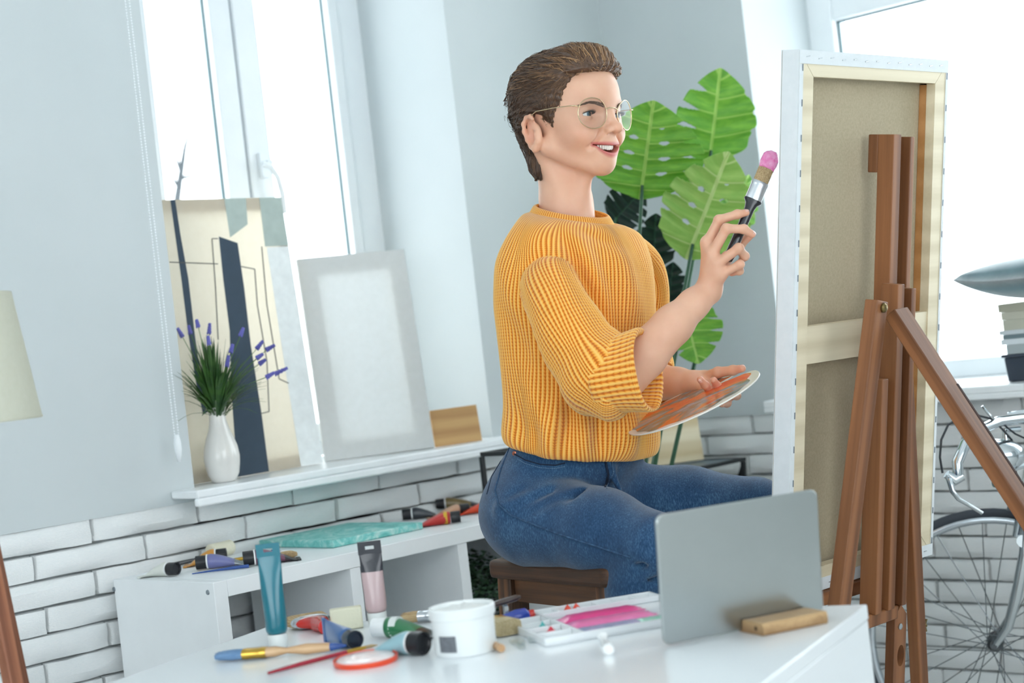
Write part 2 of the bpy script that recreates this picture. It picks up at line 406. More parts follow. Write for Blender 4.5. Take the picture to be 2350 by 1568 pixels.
for p in ((262, 1353), (477, 1360)):
    q = PX(*p, SX0); s = build('screw', MB().lathe([(0, .0018), (.0022, .0012), (.0045, .0018), (.0052, .0005), (.0052, 0)], (q[0], q[1], q[2]), 14, ax=(-1, 0, 0)), screwm, t)
# papers and thin books in the left cubby
paper = mat('paper', (226, 230, 236), .8); paperd = mat('kraft_cover', (120, 92, 80), .8); cream = mat('cream_pages', (214, 212, 196), .8)
def book(label, x, y, z, th_, dp, hh, lean, mc, mp_=None, cat='book', grp=None, rz=0):
    t = thing('book' if cat == 'book' else 'paper_sheaf', label, cat, (x, y, z), rz, grp); t.rotation_euler = (0, lean, rz)
    b = MB(); b.box((0.001, .004, .001), (th_-.001, dp-.002, hh-.002)); build('pages', b, mp_ or paper, t, local=True)
    b = MB(); b.box((0, 0, 0), (.0008, dp, hh)); b.box((th_-.0008, 0, 0), (th_, dp, hh)); b.box((.0008, dp-.0012, 0), (th_-.0008, dp, hh)); build('cover', b, mc, t, local=True)
    return t
cz = .3735
book('thin brown-covered sketchbook leaning furthest left in the shelf cubby', 1.955, 2.80, cz, .012, .17, .215, .10, paperd, paper, grp='sketchbooks in the shelf cubby')
book('white paper sheaf leaning in the shelf cubby in front', 1.980, 2.768, cz, .014, .16, .175, .16, paper, paper, 'paper', grp='sketchbooks in the shelf cubby')
book('pale sketchbook leaning next to white paper sheaf', 2.004, 2.79, cz, .016, .18, .200, .20, cream, paper, grp='sketchbooks in the shelf cubby')
book('white-covered sketchbook with brown spine leaning rightmost in the cubby', 2.030, 2.80, cz, .015, .18, .200, .25, paper, cream, grp='sketchbooks in the shelf cubby')

# ------------------------------------------------------------------ paint tubes
def band(a, b_): return (a, b_)
white_p = mat('white_plastic', (238, 240, 240), .3); labelw = mat('white_label', (225, 228, 228), .5)
foil = mat('crumpled_foil', (150, 155, 160), .25, .9, bmp=.5, bs=40)
def plas(name, c, rough=.3): return mat(name, c, rough, c2=tuple(x*.93 for x in c), coat=.3)
def tube_(label, loc, rz, L, r, body, cap=None, tailmat=None, vert=False, capL=.022, capr=None, ring=True, stripe=None, tailw=1.45, name='paint_tube', group='lying paint tubes', tilt=0):
    """a squeezed paint tube lying along +x: cap at the origin, flat crimped tail at L"""
    cap = cap or black; capr = capr or r*.92
    t = thing(name, label, 'paint tube', loc, rz, group); t.rotation_euler = (0, tilt, rz)
    n = 24; rings = []; lcs = []
    xs2 = [capL+.001, capL+.004, capL+.010]+[capL+.010+(L-capL-.010)*k/9 for k in range(1, 10)]
    for i, x in enumerate(xs2):
        u = 0 if i < 3 else (i-2)/9
        rr = (r*.8, r*.97, r)[i] if i < 3 else r
        wy = rr*(1+(tailw-1)*u**1.2); wz = rr*max(.07, (1-u**1.35))
        if vert: hy, hz, cz_ = wz, wy, max(wy, r)
        else: hy, hz, cz_ = wy, wz, max(wz, .002)+.25*(r-max(wz, .002))*(1-u)
        if i < 3: hy = hz = rr; cz_ = r
        rings.append([(x, hy*math.cos(2*PI*j/n), cz_+hz*math.sin(2*PI*j/n)) for j in range(n)])
    split = 9 if tailmat else 12
    b = MB(); b.loft(rings[:split+1] if tailmat else rings); build('body', b, body, t, smooth=60, local=True)
    if tailmat: b = MB(); b.loft(rings[split-1:]); b.v = [(x+.0002, y*1.006, z*1.003) for x, y, z in b.v]; build('tail', b, tailmat, t, smooth=60, local=True)
    e = rings[-1]; w_ = max(abs(p[1]) for p in e)
    zc = sum(p[2] for p in e)/n
    b = MB()
    if vert: b.box((L-.001, -.0016, zc-r*tailw), (L+.007, .0016, zc+r*tailw))
    else: b.box((L-.001, -w_, zc-.0016), (L+.007, w_, zc+.0016))
    build('crimp', b, tailmat or body, t, local=True)
    b = MB(); k = 20
    b.lathe([(0, capL*.12), (capr*.72, capL*.12), (capr*.8, 0), (capr, 0), (capr, .0015), (capr*1.0, capL*.9), (capr*.95, capL)], (0, 0, r), k, ax=(1, 0, 0)); build('cap', b, cap, t, local=True)
    if ring: b = MB(); b.lathe([(r*.9, capL), (r*1.0, capL), (r*1.0, capL+.003), (r*.9, capL+.003)], (0, 0, r), k, ax=(1, 0, 0)); build('collar', b, white_p, t, local=True)
    if stripe:
        sm, x0, x1 = stripe; b = MB(); b.lathe([(r*1.012, capL+x0), (r*1.012, capL+x1)], (0, 0, r), k, ax=(1, 0, 0)); build('label_band', b, sm, t, local=True)
    return t
def dirz(p, q, z):
    a, b_ = PZ(*p, z), PZ(*q, z); d = b_-a; return a, math.atan2(d[1], d[0]), np.linalg.norm(d)
# --- on the shelf
def stube(label, p, q, r, **k):
    a, rz, L = dirz(p, q, SZ); return tube_(label, (a[0], a[1], SZ+.0004), rz, k.pop('L', L), r, **k)
tube_white = plas('white_tube', (225, 228, 220)); tube_lav = plas('lavender_tube', (112, 116, 168)); tube_org = plas('ochre_tube', (214, 150, 60))
tube_pur = plas('plum_tube', (116, 62, 86)); tube_blk = plas('charcoal_tube', (50, 54, 62)); tube_red = plas('red_tube', (198, 44, 40)); tube_olv = plas('olive_tube', (120, 100, 58))
tube_pea = plas('peach_tube', (205, 160, 130)); tube_orr = plas('orange_tube', (228, 70, 30))
def at_shelf(p): return PZ(*p, SZ)
a = at_shelf((408, 1322)); tube_('white paint tube with black cap facing out, leftmost on the shelf', (a[0], a[1], SZ+.0004), math.radians(104), .085, .0145, tube_white, group='paint tubes on the shelf')
a = at_shelf((452, 1310)); tube_('lavender paint tube with crumpled foil tail on the shelf', (a[0], a[1], SZ+.0004), math.radians(-42), .105, .0155, tube_lav, tailmat=foil, vert=False, group='paint tubes on the shelf')
a = at_shelf((522, 1290)); tube_('ochre yellow paint tube with black cap behind the lavender tube', (a[0], a[1], SZ+.0004), math.radians(140), .085, .0155, tube_org, group='paint tubes on the shelf')
a = at_shelf((560, 1302)); tube_('plum paint tube with black cap and white ring on the shelf', (a[0], a[1], SZ+.0004), math.radians(-34), .11, .0165, tube_pur, tailmat=black, group='paint tubes on the shelf')
a = at_shelf((925, 1196)); tube_('charcoal paint tube with white ring behind the turquoise canvas', (a[0], a[1], SZ+.0004), math.radians(-45), .092, .0145, tube_blk, group='paint tubes on the shelf')
a = at_shelf((1058, 1200)); tube_('bright red paint tube with yellow label band on the shelf', (a[0], a[1], SZ+.0004), math.radians(138), .105, .0145, tube_red, stripe=(mat('yellow_label', (225, 180, 50), .4), .008, .016), ring=False, group='paint tubes on the shelf')
a = at_shelf((1002, 1172)); tube_('olive paint tube with black cap close to the brick wall', (a[0], a[1], SZ+.0004), math.radians(-45), .115, .0145, tube_olv, tailmat=black, group='paint tubes on the shelf')
a = at_shelf((1077, 1180)); tube_('peach paint tube with black cap lying behind the red tube', (a[0], a[1], SZ+.0004), math.radians(150), .095, .0135, tube_pea, ring=False, group='paint tubes on the shelf')
a = at_shelf((1150, 1172)); tube_('orange paint tube half hidden behind the woman\'s hip', (a[0], a[1], SZ+.0004), math.radians(140), .105, .0135, tube_orr, ring=False, group='paint tubes on the shelf')

# ------------------------------------------------------------------ brushes
ferr_g = mat('brass_ferrule', (205, 165, 75), .28, 1); ferr_s = mat('silver_ferrule', (200, 205, 210), .25, 1)
def bristm(name, c, c2): return mat(name, c, .8, c2=c2, vs=40, bmp=.8, bs=30, bd=.004, attr='lc', scale=(1, 12, 12))
br_tan = bristm('tan_bristle', (205, 180, 138), (160, 132, 92)); br_blue = bristm('blue_bristle', (130, 162, 196), (84, 122, 165)); br_cream = bristm('cream_bristle', (214, 200, 165), (170, 150, 105))
wood_l = wood('light_wood', (180, 140, 100), (215, 180, 140), .4)
handle_red = plas('red_handle', (205, 40, 32), .2); handle_blk = plas('black_handle', (26, 28, 36), .25); handle_blu = plas('blue_handle', (38, 78, 150), .25); handle_dr = plas('dark_red_handle', (160, 28, 50), .2)
def brush(label, loc, rz, hm, fm, bm_, W=.012, T=.006, hL=.12, fL=.02, bL=.02, hr=(.004, .006, .003), tip=None, tilt=0, z=None, group=None, name='paint_brush', fluffy=1.0, roll=0, cat='brush', blunt=False):
    """a flat brush lying along +x: bristle end at 0, handle end at bL+fL+hL"""
    t = thing(name, label, cat, loc, rz, group); t.rotation_euler = (roll, tilt, rz); zc = T/2+.0008
    def ring(x, w, h, n=16, e=2.6):
        out = []
        for j in range(n):
            a_ = 2*PI*j/n; c_, s_ = math.cos(a_), math.sin(a_)
            out.append((x, w/2*math.copysign(abs(c_)**(2/e), c_), zc+h/2*math.copysign(abs(s_)**(2/e), s_)))
        return out
    rr = random.Random(len(label)); b = MB()
    b.loft([ring(0, W*1.02*fluffy, T*.9, e=5), ring(bL*.12, W*1.05*fluffy, T*.97, e=5)] if blunt else [ring(0, W*.93*fluffy, T*.45), ring(bL*.15, W*1.02*fluffy, T*.8), ring(bL*.6, W*1.0, T*.98), ring(bL+.001, W*.96, T*.92)]) if not blunt else b.loft([ring(bL*.12, W*1.05, T*.97, e=5), ring(bL+.001, W*.98, T*.95, e=4)])
    for k in range(70):
        y0 = rr.uniform(-.47, .47)*W*fluffy; zz = zc+rr.uniform(-.35, .35)*T; e = rr.uniform(.0, .003)
        p0 = (bL*.7, y0*.92, zz); p1 = (-e, y0+rr.uniform(-.0008, .0008), zz+rr.uniform(-.0006, .0006))
        b.tube([p0, p1], [.0005, .0002], 4)
    build('bristles', b, bm_, t, local=True)
    b = MB(); b.loft([ring(bL, W, T), ring(bL+fL*.2, W*1.01, T*1.03), ring(bL+fL*.3, W*.97, T*.97), ring(bL+fL*.7, W*.97, T*1.0), ring(bL+fL*.78, W*1.0, T*1.06), ring(bL+fL, W*.9, T)]); build('ferrule', b, fm, t, local=True)
    x0 = bL+fL; hs = [(0, W*.86, T*.96), (.10, W*.7, T*1.0), (.25, hr[0]*2, hr[0]*2), (.5, hr[1]*2, min(hr[1]*2, T*1.6)), (.8, hr[1]*1.6, hr[1]*1.5), (.97, hr[2]*2, hr[2]*2), (1, hr[2]*1.2, hr[2]*1.2)]
    cut = .72
    b = MB(); b.loft([ring(x0+hL*u, w, h, e=2.1) for u, w, h in (hs if not tip else [h_ for h_ in hs if h_[0] < .75]+[(.8, hr[1]*1.6, hr[1]*1.5)])]); build('handle', b, hm, t, local=True, smooth=60)
    if tip: b = MB(); b.loft([ring(x0+hL*u, w*1.02, h*1.02, e=2.1) for u, w, h in hs if u >= .8]); build('handle_tip', b, tip, t, local=True, smooth=60)
    return t
def place_line(p, q, z): a, rz, L = dirz(p, q, z); return (a[0], a[1], z+.0004), rz, L
a, rz, L = place_line((668, 1285), (600, 1275), SZ); brush('blue-handled brush with tan bristles on the shelf beside the plum tube', a, rz+.1, handle_blu, white_p, br_tan, W=.036, T=.017, hL=.06, fL=.018, bL=.022, hr=(.008, .010, .005), group='brushes on the shelf')
a, rz, L = place_line((585, 1290), (520, 1301), SZ); brush('golden-ferruled flat brush lying between the ochre and plum tubes', (a[0]+.02, a[1]+.05, a[2]), rz, wood_l, ferr_g, br_tan, W=.013, T=.008, hL=.05, fL=.03, bL=.012, group='brushes on the shelf')
a, rz, L = place_line((362, 1312), (470, 1285), SZ); b = MB(); b.tube([(0, 0, .0045), (.03, 0, .0055), (.08, 0, .005), (.15, 0, .004)], [.003, .0052, .0048, .0036], 12)
t = thing('paint_brush', 'black brush handle lying behind the white tube', 'brush', a, rz, 'brushes on the shelf'); build('handle', b, handle_blk, t, local=True); b = MB(); b.cyl((.15, 0, .004), (.17, 0, .004), .0038, n=12); build('ferrule', b, ferr_s, t, local=True)
a, rz, L = place_line((441, 1320), (572, 1304), SZ); b = MB(); b.tube([(0, 0, .002), (L*.35, 0, .003), (L*.75, 0, .004), (L, 0, .004)], [.0012, .002, .0036, .0036], 10)
t = thing('paint_brush', 'thin blue brush handle along the front of the shelf', 'brush', a, rz, 'brushes on the shelf'); build('handle', b, handle_blu, t, local=True)
a = PZ(508, 1279, SZ); t = thing('foam_roller', 'small cream foam roller lying against the brick wall', 'roller', (a[0], a[1], SZ), math.radians(12))
b = MB(); b.lathe([(.004, -.034), (.013, -.034), (.0165, -.031), (.0165, .031), (.013, .034), (.004, .034)], (0, 0, .0172), 24, ax=(1, 0, 0)); build('sleeve', b, mat('cream_foam', (226, 222, 200), .95, bmp=.5, bs=160), t, local=True); b = MB(); b.cyl((-.045, 0, .0172), (.045, 0, .0172), .0035); build('axle', b, steel, t, local=True)
# small turquoise canvas
teal_c = nodes('turquoise_paint'); mt, nt, bb = teal_c; co = coords(nt); nt.links.new(ramp(nt, noise(nt, co, 22, 6, .7, 1.5), [(.3, (64, 158, 152)), (.5, (120, 196, 190)), (.68, (196, 222, 214))]), bb.inputs['Base Color']); bb.inputs['Roughness'].default_value = .5; bump(nt, bb, noise(nt, co, 60, 6), .4, .003); teal_m = mt
q = [PZ(585, 1259, SZ), PZ(765, 1259, SZ), PZ(972, 1215, SZ)]
ex = q[2]-q[1]; ey = q[0]-q[1]; ey = ey-nrm(ex)*(ey@nrm(ex)); 
t = thing('small_canvas', 'small turquoise marbled canvas lying flat on the shelf', 'canvas', (q[1][0], q[1][1], SZ))
b = MB(); c_ = q[1]+(ex+ey)/2; b.obox((c_[0], c_[1], SZ+.0085), ex/2, ey/2, (0, 0, .0082)); build('stretched_cloth', b, teal_m, t, bevel=.003)

# ------------------------------------------------------------------ on the window sill
WZ = .879
linen_t = mat('raw_canvas', (240, 235, 224), .9, c2=(233, 227, 214), vs=60, bmp=.3, bs=300, bd=.001, transl=.6)
stretch_w = wood('pine_bar', (214, 190, 150), (232, 214, 180), .6)
BLp = PZ(447, 1113, WZ); BRp = PZ(746, 1063, WZ); yb = min(BLp[1], 3.12)
def leaning(name, label, cat, B0, B1, Hh_, lean, th_, face_m, bar_m, barw=.038, group=None, solid=False, label_face=None):
    """a panel that stands on edge B0-B1 and leans back by angle lean"""
    e = B1-B0; Wd = np.linalg.norm(e); e = e/Wd; n = nrm(np.cross(e, (0, 0, 1.)))   # towards the room
    up = nrm(v3((0, 0, 1.))*math.cos(lean)-n*math.sin(lean)); out = nrm(np.cross(e, up))
    t = thing(name, label, cat, (B0+B1)/2, 0, group); off = v3((0, 0, th_*math.sin(lean)+.0006))
    O = B0+off
    if solid:
        b = MB(); b.obox(O+e*Wd/2+up*Hh_/2-out*th_/2, e*Wd/2, up*Hh_/2, out*th_/2); build('board', b, face_m, t, bevel=.0008)
    else:
        b = MB(); b.obox(O+e*Wd/2+up*Hh_/2-out*.0008, e*Wd/2, up*Hh_/2, out*.0008)
        for p, h1, h2 in ((O+up*Hh_/2-out*th_/2+e*.0006, up*Hh_/2, e*.0006), (O+up*Hh_/2-out*th_/2+e*(Wd-.0006), up*Hh_/2, e*.0006), (O+e*Wd/2-out*th_/2+up*.0006, e*Wd/2, up*.0006), (O+e*Wd/2-out*th_/2+up*(Hh_-.0006), e*Wd/2, up*.0006)):
            b.obox(p, h1, h2, out*th_/2)
        build('canvas_cloth', b, face_m, t, smooth=0)
        for (c_, h1, h2) in ((O+up*Hh_/2+e*(barw/2+.002), up*(Hh_/2-.002), e*barw/2), (O+up*Hh_/2+e*(Wd-barw/2-.002), up*(Hh_/2-.002), e*barw/2), (O+e*Wd/2+up*(barw/2+.002), e*(Wd/2-barw-.002), up*barw/2), (O+e*Wd/2+up*(Hh_-barw/2-.002), e*(Wd/2-barw-.002), up*barw/2)):
            b = MB(); b.obox(c_-out*(th_/2+.003), h1, h2, out*(th_/2-.004)); build('stretcher_bar', b, bar_m, t)
    return t, O, e, up, out, Wd
e_ = nrm(v3((1, 0, 0)))
B0 = v3((2.150, 3.212, WZ)); B1 = v3((2.556, 3.212, WZ)); lean1 = math.radians(4); hp = .652
t, O, e, up, out, Wd = leaning('abstract_painting', 'tall abstract painting with dark blue slanted strips, leaning behind the vase', 'painting', B0, B1, hp, lean1, .018, linen_t, stretch_w, barw=.03)
def onpl(px, py):
    r_ = ray(px, py); s_ = ((O-C0)@out)/(r_@out); q_ = C0+r_*s_-O; return (float(q_@e), float(q_@up))
pnt = lambda n, c: mat(n, c, .8, c2=tuple(x*.95 for x in c), vs=40, bmp=.2, bs=200, bd=.001)
pdark, pgrey, pwht, plin = pnt('slate_blue_paint', (56, 72, 88)), pnt('sage_grey_paint', (176, 190, 184)), pnt('white_paint', (236, 240, 240)), pnt('pencil_line', (92, 92, 90))
def patch(name, pts, m_, lay=1):
    poly = [onpl(*p) for p in pts]; poly = [(min(max(x, .0), Wd), min(max(y, .0), hp)) for x, y in poly]
    build(name, MB().prism(poly, O+out*.0003*lay, e, up, out*.0003), m_, t, smooth=0)
def stroke(pts, w=2.2):
    for p, q in zip(pts[:-1], pts[1:]):
        d = nrm(v3((q[0]-p[0], q[1]-p[1], 0))); n_ = (-d[1]*w/2, d[0]*w/2)
        patch('painted_line', [(p[0]+n_[0], p[1]+n_[1]), (q[0]+n_[0], q[1]+n_[1]), (q[0]-n_[0], q[1]-n_[1]), (p[0]-n_[0], p[1]-n_[1])], plin, 3)
patch('painted_strip', [(502, 543), (545, 558), (560, 660), (575, 790), (600, 950), (617, 1082), (545, 1095), (531, 900), (527, 760), (512, 640)], pdark)
patch('painted_strip', [(389, 448), (400, 448), (414, 540), (432, 640), (447, 770), (466, 900), (478, 945), (466, 952), (450, 880), (431, 760), (416, 640), (402, 540)], pdark)
patch('painted_patch', [(513, 448), (563, 449), (568, 515), (528, 545)], pgrey)
patch('painted_patch', [(594, 449), (658, 450), (673, 563), (608, 566)], pgrey)
patch('painted_patch', [(612, 568), (673, 565), (741, 1064), (691, 1074), (650, 820)], pwht)
stroke([(388, 602), (500, 606)]); stroke([(500, 548), (486, 548), (494, 660), (500, 780)]); stroke([(553, 612), (584, 618), (590, 700), (612, 830), (617, 945), (597, 950)]); stroke([(600, 566), (612, 700), (640, 870), (662, 880)])
# blank canvas
cnv2 = mat('primed_canvas', (240, 242, 242), .85, c2=(234, 236, 235), vs=60, bmp=.15, bs=300, bd=.001, transl=.35)
B0 = PZ(749, 1063, WZ); B1 = PZ(998, 1030, WZ); sh = v3((0, max(0, 3.10-B0[1]), 0))*0
hc = .505
t2, *_ = leaning('blank_canvas', 'blank white stretched canvas leaning to the right of the abstract painting', 'canvas', B0, B1, hc, math.radians(9), .018, cnv2, stretch_w, barw=.045)
B0 = PZ(1001, 1028, WZ); B1 = PZ(1107, 1012, WZ)
ply = wood('plywood', (176, 134, 84), (200, 160, 106), .6, s=.5)
leaning('plywood_board', 'small tan plywood board standing at the right end of the sill', 'board', B0, B1, .092, math.radians(6), .006, ply, None, solid=True)
# vase with lavender
a = v3((2.228, 3.158, WZ)); ceramic = mat('white_ceramic', (232, 230, 226), .12, coat=.4)
t = thing('ceramic_vase', 'slim white ceramic vase standing before the abstract painting', 'vase', a)
s_ = ((a-C0)@F)/FPX
prof = [(.0, .0), (24, 0), (28, 3), (36, 18), (40, 40), (41.5, 58), (39, 80), (32, 102), (24, 122), (19.5, 142), (19, 155), (21, 166), (24, 172), (22, 172), (17, 160), (16, 140), (10, 100)]
b = MB(); b.lathe([(r_*s_, z_*s_+.0004) for r_, z_ in prof], a, 40, close=True); build('body', b, ceramic, t, smooth=80)
mouth = a+v3((0, 0, 166*s_))
t = thing('lavender_bunch', 'bunch of green blades with small purple lavender flowers in the vase', 'flowers', mouth-v3((0, 0, .03)))
grassm = mat('grass_blade', (70, 112, 44), .5, c2=(34, 66, 38), vs=25); lavm = mat('lavender_flower', (120, 120, 200), .7, c2=(88, 88, 164)); stemm = mat('flower_stalk', (84, 120, 60), .5)
rg = random.Random(3); b = MB()
for k in range(300):
    az_ = rg.uniform(0, 2*PI); sp = rg.uniform(.02, 1)**.7*(.12 if math.sin(az_) < .25 else .045); ln = rg.uniform(.12, .19)*(1-.15*sp/.115)
    tipp = mouth+v3((math.cos(az_)*sp, math.sin(az_)*sp, math.sqrt(max(.0004, ln**2-sp**2*.8))-.012-.2*sp))
    p0 = mouth+v3((math.cos(az_), math.sin(az_), 0))*rg.uniform(0, .013)-v3((0, 0, .02)); m1 = p0*.55+tipp*.45+v3((0, 0, .022+.12*sp))
    pts = [p0*(1-u)**2+2*u*(1-u)*m1+tipp*u*u for u in (0, .2, .4, .6, .8, 1)]
    w_ = rg.uniform(.0016, .003); b.tube(pts, [(w_*.7, .0005), (w_, .0005), (w_, .0005), (w_*.9, .0004), (w_*.6, .0004), (w_*.1, .0002)], 4, up=(math.cos(az_), math.sin(az_), .3))
build('grass_blades', b, grassm, t, smooth=60, kind='stuff')
dv = (mouth-C0)@F
for (sx, sy, dd, sx2, sy2) in ((418, 772, .02, 410, 758), (455, 750, -.01, 452, 738), (480, 765, .03, 481, 748), (437, 765, .04, 434, 752), (521, 840, -.05, 524, 822), (530, 808, -.04, 533, 795), (552, 770, .0, 557, 757), (590, 800, .02, 600, 787), (590, 822, -.03, 600, 815), (612, 803, .01, 626, 795), (596, 835, -.01, 606, 828), (632, 858, .0, 653, 848), (612, 866, -.03, 625, 858), (480, 790, -.05, 478, 776)):
    q0 = P(sx, sy, dv+dd); q1 = P(sx2, sy2, dv+dd); dvec = nrm(q1-q0); f_ = MB()
    f_.tube([mouth-v3((0, 0, .015)), (mouth+q0)/2+v3((0, 0, .015)), q0], [.0009, .0009, .0008], 6, mi=0)
    for i in range(9):
        for j in range(3):
            u = i/8; ang = j*2.1+i*1.2; _, s1, s2 = frame(dvec)
            f_.ell(q0+(q1-q0)*u*1.25+(s1*math.cos(ang)+s2*math.sin(ang))*.0034*(1-.5*u), (.0028, .0024, .0036*(1-.3*u)), 6, mi=1)
    build('flower_spike', f_, [stemm, lavm], t, smooth=80)

# ------------------------------------------------------------------ potted bush in the shelf cubby
potm = mat('white_pot', (232, 234, 236), .35); bushm = mat('dark_bush_leaf', (40, 84, 48), .5, c2=(14, 44, 26), vs=30)
a = v3((2.735, 2.93, .3735)); t = thing('potted_bush', 'small dark green bushy plant in white pot inside the shelf', 'plant', a)
b = MB(); b.lathe([(0, .0), (.05, 0), (.053, .003), (.07, .10), (.072, .104), (.066, .104), (.06, .09), (0, .088)], a, 32); build('pot', b, potm, t, smooth=50)
b = MB(); rg = random.Random(5)
for k in range(1500):
    d_ = nrm((rg.gauss(0, 1), rg.gauss(0, 1), rg.gauss(.25, .8))); rr = rg.uniform(.55, 1)
    c_ = a+v3((0, 0, .165))+d_*v3((.105, .105, .105))*rr
    if c_[2] > SZ-.045 or c_[2] < .47: continue
    if not (2.60 < c_[0] < 2.87): continue
    _, s1, s2 = frame(nrm(d_+v3((rg.gauss(0, .5), rg.gauss(0, .5), rg.gauss(0, .5))))); l_ = rg.uniform(.006, .010)
    b.add([c_-s1*l_, c_+s2*l_*.5, c_+s1*l_, c_-s2*l_*.5], [(0, 1, 2, 3)])
build('foliage', b, bushm, t, smooth=0, kind='stuff', fix=False)
b = MB()
for k in range(14):
    an = k*2.4; b.tube([a+v3((0, 0, .09)), a+v3((math.cos(an)*.03, math.sin(an)*.03, .15)), a+v3((math.cos(an)*.07, math.sin(an)*.07, .21))], [.0025, .002, .001], 5)
build('stems', b, bark, t, kind='stuff')
# ------------------------------------------------------------------ on the table
def on_t(p): a = PZ(*p, TZ); return (a[0], a[1], TZ+.0004)
IMR = math.atan2(R[1], R[0])                 # heading of the picture's right in the room
def up_tube(label, p, Hh_, r, body, topm, capm, split, lean=0, group='standing paint tubes', spin=0):
    t = thing('paint_tube', label, 'paint tube', on_t(p), IMR+spin, group); t.rotation_euler = (0, lean, IMR+spin)
    n = 28; rings = []; zc = .022; zz = [zc+.0005, zc+.004, zc+.008]+[zc+.008+(Hh_-.020-zc-.008)*k/12 for k in range(1, 13)]
    for i, z in enumerate(zz):
        u = max(0, (z-zc-.008)/(Hh_-.020-zc-.008)); rr = (r*.82, r*.95, r)[i] if i < 3 else r
        wx = rr*(1+.06*u); wy = rr*max(.08, 1-u**1.6)
        if i < 3: wx = wy = rr
        rings.append([(wx*math.cos(2*PI*j/n)+.0004*math.sin(9*u), wy*math.sin(2*PI*j/n), z) for j in range(n)])
    k = max([0]+[i for i, z in enumerate(zz) if z <= split+.0001])
    b = MB(); b.loft(rings[:k+1] if topm is not body else rings); build('body', b, body, t, smooth=60, local=True)
    w = r*1.10; z0 = Hh_-.021; z1 = Hh_; s0, s1 = .38*w, (z0+.008, z0+.0135)
    b = MB()
    if topm is not body: b.loft(rings[k:])
    for lo, hi in (((-w, z0), (w, s1[0])), ((-w, s1[1]), (w, z1)), ((-w, s1[0]), (-s0, s1[1])), ((s0, s1[0]), (w, s1[1]))): b.box((lo[0], -.0011, lo[1]), (hi[0], .0011, hi[1]))
    build('hanger_end', b, topm, t, local=True, smooth=50)
    b = MB(); b.lathe([(r*.78, 0), (r*.86, .0015), (r*.92, .020), (r*.9, .022), (r*.5, .0222)], (0, 0, 0), 28); build('cap', b, capm, t, local=True)
    return t
teal_t = mat('teal_tube', (24, 120, 136), .3, c2=(18, 104, 122), vs=4, coat=.4); pinkb = mat('pink_beige_tube', (196, 172, 172), .35, c2=(188, 162, 164), vs=4, coat=.3); blk_t = mat('black_tube_end', (44, 46, 54), .3, coat=.3)
cap_w = mat('translucent_cap', (226, 230, 228), .35)
def scale_at(p): return ((PZ(*p, TZ)-C0)@F)/FPX
s_ = scale_at((640, 1487)); up_tube('teal paint tube standing upright on its white cap', (640, 1487), 240*s_, 25*s_, teal_t, teal_t, cap_w, 0)
s_ = scale_at((868, 1436)); up_tube('pink beige paint tube with black hanger end standing upright', (868, 1436), 194*s_, 24.5*s_, pinkb, blk_t, cap_w, 128*s_)
# block of soap
a = on_t((798, 1447)); t = thing('sponge_block', 'cream rectangular sponge block behind the blue tube', 'sponge', a, IMR+.12)
b = MB(); s_ = scale_at((798, 1447)); b.box((-37*s_, 0, 0), (37*s_, .022, 50*s_)); build('foam', b, mat('cream_sponge', (222, 220, 196), .8, bmp=.3, bs=200), t, bevel=.003, local=True)
tube_blue = plas('blue_tube', (58, 100, 158)); tube_grn = plas('green_tube', (50, 120, 78)); tube_aqu = plas('aqua_tube', (150, 190, 200))
navy = plas('navy_cap', (14, 24, 44), .3)
s_ = scale_at((820, 1492)); tube_('blue paint tube lying cap first with upright flat tail', on_t((818, 1492)), math.radians(74), .115, 23*s_, tube_blue, cap=navy, vert=True, tailw=1.25, ring=False, group='paint tubes on the table')
a = PZ(862, 1462, TZ); q = PZ(935, 1497, TZ)
tube_('green and white paint tube with black tail lying beside blue tube', on_t((862, 1466)), math.radians(-72), .105, 25*s_, tube_grn, cap=white_p, tailmat=plas('black_tail', (32, 36, 40)), stripe=(mat('white_band', (220, 225, 222), .35), .012, .024), group='paint tubes on the table')
s_ = scale_at((978, 1504)); tube_('aqua paint tube with large black cap facing out', on_t((976, 1504)), math.radians(98), .10, 27*s_, tube_aqu, ring=True, capr=27.5*s_, group='paint tubes on the table')
# brushes on the table
def line(p, q): a, rz, L = dirz(p, q, TZ); return (a[0], a[1], TZ+.0004), rz, L
a, rz, L = line((500, 1520), (797, 1496)); k = L/297
brush('blue-bristled flat brush with brass ferrule and blue handle tip', a, rz, wood_l, ferr_g, br_blue, W=.026, T=.016, bL=62*k, fL=54*k, hL=181*k, hr=(.0045, .0085, .003), tip=handle_blu, group='brushes on the table')
a = on_t((700, 1436)); t_ = brush('wide brush with tan bristles and short glossy red handle', a, math.radians(-112), handle_red, ferr_s, br_tan, blunt=True, W=.066, T=.020, bL=.03, fL=.018, hL=.075, hr=(.011, .013, .012), group='brushes on the table')
a, rz, L = line((616, 1551), (862, 1487)); 
t = thing('paint_brush', 'thin dark red round brush lying toward the orange lid', 'brush', a, rz, 'brushes on the table')
b = MB(); b.tube([(0, 0, .0032), (L*.3, 0, .0042), (L*.72, 0, .0042)], [.0022, .0036, .0034], 12); build('handle', b, handle_dr, t, local=True)
b = MB(); b.tube([(L*.72, 0, .0042), (L*.9, 0, .004)], [.0035, .0026], 12); build('ferrule', b, ferr_g, t, local=True)
b = MB(); b.tube([(L*.9, 0, .004), (L*.96, 0, .0038), (L*1.02, 0, .003)], [.0026, .0028, .0006], 12); build('bristles', b, br_tan, t, local=True)
a, rz, L = line((926, 1432), (990, 1440)); brush('small tan-bristled brush with silver ferrule left of the white tub', a, IMR-.25, handle_blk, ferr_s, br_tan, W=.026, T=.018, bL=.028, fL=.022, hL=.035, hr=(.006, .006, .004), group='brushes on the table')
